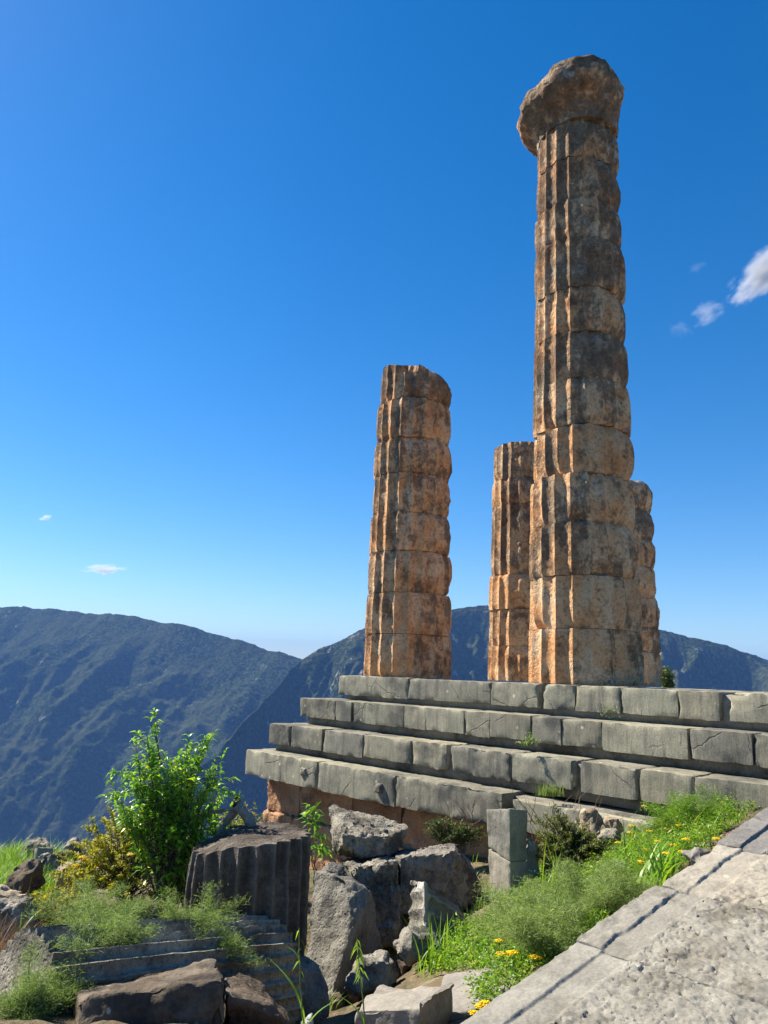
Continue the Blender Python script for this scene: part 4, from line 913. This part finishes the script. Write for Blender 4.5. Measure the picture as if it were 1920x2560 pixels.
fy = flower_proto('yellow_flower', 'yellow flower', 'flower', 'yellow flowers', .30, .036, 20, 'petal')
fp = flower_proto('pink_flower', 'pink flower', 'flower', 'pink flowers', .34, .018, 9, 'pink')
spots = [(('yellow flower head in the clump on the bank under the right end of the steps'), [(1640,2050),(1660,2047),(1690,2000),(1613,2013),(1655,2062),(1700,2062),(1670,2070),(1620,2075),(1690,2110),(1700,2125),(1660,2130),(1580,2080),(1610,2120),(1545,2105),(1575,2062),(1500,2090),(1795,2095),(1720,2095),(1600,2150),(1640,2100)]),
         (('yellow flower in the pair on the bank above the big feathery mound'), [(1515,2190),(1532,2193)]),
         (('yellow flower in the cluster at the edge of the smooth flat slab'), [(1258,2382),(1270,2376),(1280,2380),(1265,2322),(1245,2350),(1335,2390)]),
         (('yellow flower in the cluster on the left side of the green bush'), [(195,2160),(205,2142),(215,2140),(212,2150),(328,2135)]),
         (('yellow flower at the very bottom beside the lower end of the ramp'), [(1202,2515),(1192,2530),(1200,2550),(1225,2505)])]
first = True
for lab, ps in spots:
    for (x, y) in ps:
        if 'green bush' in lab: p = at(x, y, 7.6)
        else:
            g = hits(x, min(y+66, 2600))[0]; Yd = g[1] if not np.isnan(g[1]) else 5.0
            p = at(x, y, min(Yd, 9.6))
        sc = rs.uniform(.75,1.1); loc = tuple(p-np.array([0,0,.30*sc]))
        if first: fy.location = loc; fy.scale = (sc,sc,sc); fy['label'] = lab; first = False
        else: clone(fy, loc, rs.uniform(0,6), sc, lab)
first = True
for (x, y) in ((1405,2098),(1480,2113),(1600,2058),(1805,2080),(1310,2210),(1445,2195),(1580,2185),(1552,2045)):
    g = hits(x, y+50)[0]; p = at(x, y, min(g[1] if not np.isnan(g[1]) else 8, 9.5)); sc = rs.uniform(.8,1.1); loc = tuple(p-np.array([0,0,.34*sc])); lab = 'small pink thistle like flower on the bank below the steps'
    if first: fp.location = loc; fp['label'] = lab; first = False
    else: clone(fp, loc, rs.uniform(0,6), sc, lab)
# ------------------------------------------------------------------ air, clouds, light, camera
def haze_box():
    k = NT('haze_air'); v = k.n('ShaderNodeVolumePrincipled')
    v.inputs['Color'].default_value = (.16,.36,.84,1); v.inputs['Density'].default_value = HAZE_D; v.inputs['Anisotropy'].default_value = .0
    k.l(v.outputs[0], k.out.inputs['Volume'])
    x0, x1, y0, y1, z0, z1 = -9100, 9100, -9100, 9100, -702, 330
    V = np.array([[x,y,z] for x in (x0,x1) for y in (y0,y1) for z in (z0,z1)], float)
    Q = np.array([[0,1,3,2],[4,6,7,5],[0,4,5,1],[2,3,7,6],[0,2,6,4],[1,5,7,3]])
    tag(mesh_obj('haze', V, Q, k.m, smooth=False), kind='stuff')
HAZE_D = .000115
haze_box()
# clouds : small soft volumes far away and high above the air box
def cloud_mat(name, dens, sc, seed):
    k = NT(name); tc = k.n('ShaderNodeTexCoord').outputs['Object']
    ln = k.n('ShaderNodeVectorMath', operation='LENGTH'); k.l(tc, ln.inputs[0])
    nz = k.n('ShaderNodeTexNoise'); nz.inputs['Scale'].default_value = sc; nz.inputs['Detail'].default_value = 5; nz.inputs['Roughness'].default_value = .6
    off = k.n('ShaderNodeVectorMath', operation='ADD'); k.l(tc, off.inputs[0]); off.inputs[1].default_value = (seed*3.1, seed*1.7, seed); k.l(off.outputs[0], nz.inputs['Vector'])
    d = k.math('SUBTRACT', k.math('ADD', k.math('MULTIPLY', nz.outputs['Fac'], 2.4), -.55), k.math('MULTIPLY', ln.outputs['Value'], 1.0))
    d = k.math('MULTIPLY', k.math('MAXIMUM', d, 0.0), dens)
    v = k.n('ShaderNodeVolumePrincipled'); v.inputs['Color'].default_value = (.98,.98,1,1); k.l(d, v.inputs['Density']); v.inputs['Anisotropy'].default_value = .3
    k.l(v.outputs[0], k.out.inputs['Volume']); return k.m
def cloud(x, y, dist, wpx, hpx, tilt, dens, seed, label, sc=1.6):
    d = ray(x, y); d = d/np.linalg.norm(d); p = d*dist; kx = dist/F
    u = np.linspace(0, math.pi, 13); v = np.linspace(0, 2*math.pi, 24, endpoint=False)
    Vg = np.stack([np.outer(np.cos(v), np.sin(u)), np.outer(np.sin(v), np.sin(u)), np.outer(np.ones(24), np.cos(u))], -1)
    o = mesh_obj('cloud', Vg.reshape(-1,3), grid_faces(24, 13, wrap=True)[:, ::-1], cloud_mat('cloud_vapour', dens, sc, seed))
    o.location = p; o.scale = (wpx*kx, wpx*kx*.8, hpx*kx); o.rotation_euler = (0, math.radians(tilt), -math.atan2(d[0], d[1]))
    tag(o, label, 'cloud', 'small fair weather clouds')
cloud(1905, 688, 4000, 95, 50, -32, .035, 1, 'largest white cloud, cut off by the right edge of the picture')
cloud(1770, 780, 4000, 52, 32, -20, .010, 2, 'torn thin cloud just below and left of the largest cloud')
cloud(1700, 822, 4000, 34, 22, 15, .004, 3, 'small faint wisp of cloud lowest of those right of the tall column')
cloud(1742, 668, 4000, 28, 14, -15, .003, 6, 'faintest wisp of cloud, above the torn thin cloud')
cloud(262, 1424, 7000, 58, 14, -3, .03, 4, 'flat white cloud low above the left mountain')
cloud(113, 1294, 6000, 20, 10, -15, .04, 5, 'tiny bright puff of cloud above the flat white cloud')

w = bpy.data.worlds.new('World'); scene.world = w; w.use_nodes = True
nt = w.node_tree
for n in list(nt.nodes): nt.nodes.remove(n)
out = nt.nodes.new('ShaderNodeOutputWorld'); bg = nt.nodes.new('ShaderNodeBackground'); sky = nt.nodes.new('ShaderNodeTexSky')
sky.sky_type = 'NISHITA'; sky.sun_disc = False; sky.sun_elevation = SUN_EL; sky.sun_rotation = SUN_AZ
sky.altitude = 600; sky.air_density = 1.0; sky.dust_density = .25; sky.ozone_density = 3.0
hsv = nt.nodes.new('ShaderNodeHueSaturation'); hsv.inputs['Saturation'].default_value = 1.40; hsv.inputs['Hue'].default_value = .502; hsv.inputs['Value'].default_value = 1.0
nt.links.new(sky.outputs[0], hsv.inputs['Color']); nt.links.new(hsv.outputs[0], bg.inputs[0]); bg.inputs[1].default_value = .073
nt.links.new(bg.outputs[0], out.inputs[0])
sl = bpy.data.lights.new('sun', 'SUN'); sl.energy = 5.0; sl.angle = math.radians(.53); sl.color = (1.0, .92, .78)
so = bpy.data.objects.new('sun', sl); COL.objects.link(so); so.location = LSUN*50
so.rotation_euler = Vector(LSUN).to_track_quat('Z', 'Y').to_euler()
cd = bpy.data.cameras.new('camera'); cd.sensor_fit = 'VERTICAL'; cd.sensor_height = 36; cd.sensor_width = 27; cd.lens = 36*F/2560; cd.clip_start = .05; cd.clip_end = 40000
co = bpy.data.objects.new('camera', cd); COL.objects.link(co)
co.matrix_world = Matrix(CM.tolist()).to_4x4(); scene.camera = co
vs = scene.view_settings; vs.view_transform = 'Standard'; vs.look = 'None'; vs.exposure = 1.22; vs.gamma = 1
scene.render.engine = 'CYCLES'; cy = scene.cycles
cy.use_denoising = True; cy.max_bounces = 6; cy.diffuse_bounces = 3; cy.volume_bounces = 0; cy.transparent_max_bounces = 8
cy.sample_clamp_indirect = 6; cy.volume_step_rate = 1.0; cy.volume_max_steps = 128
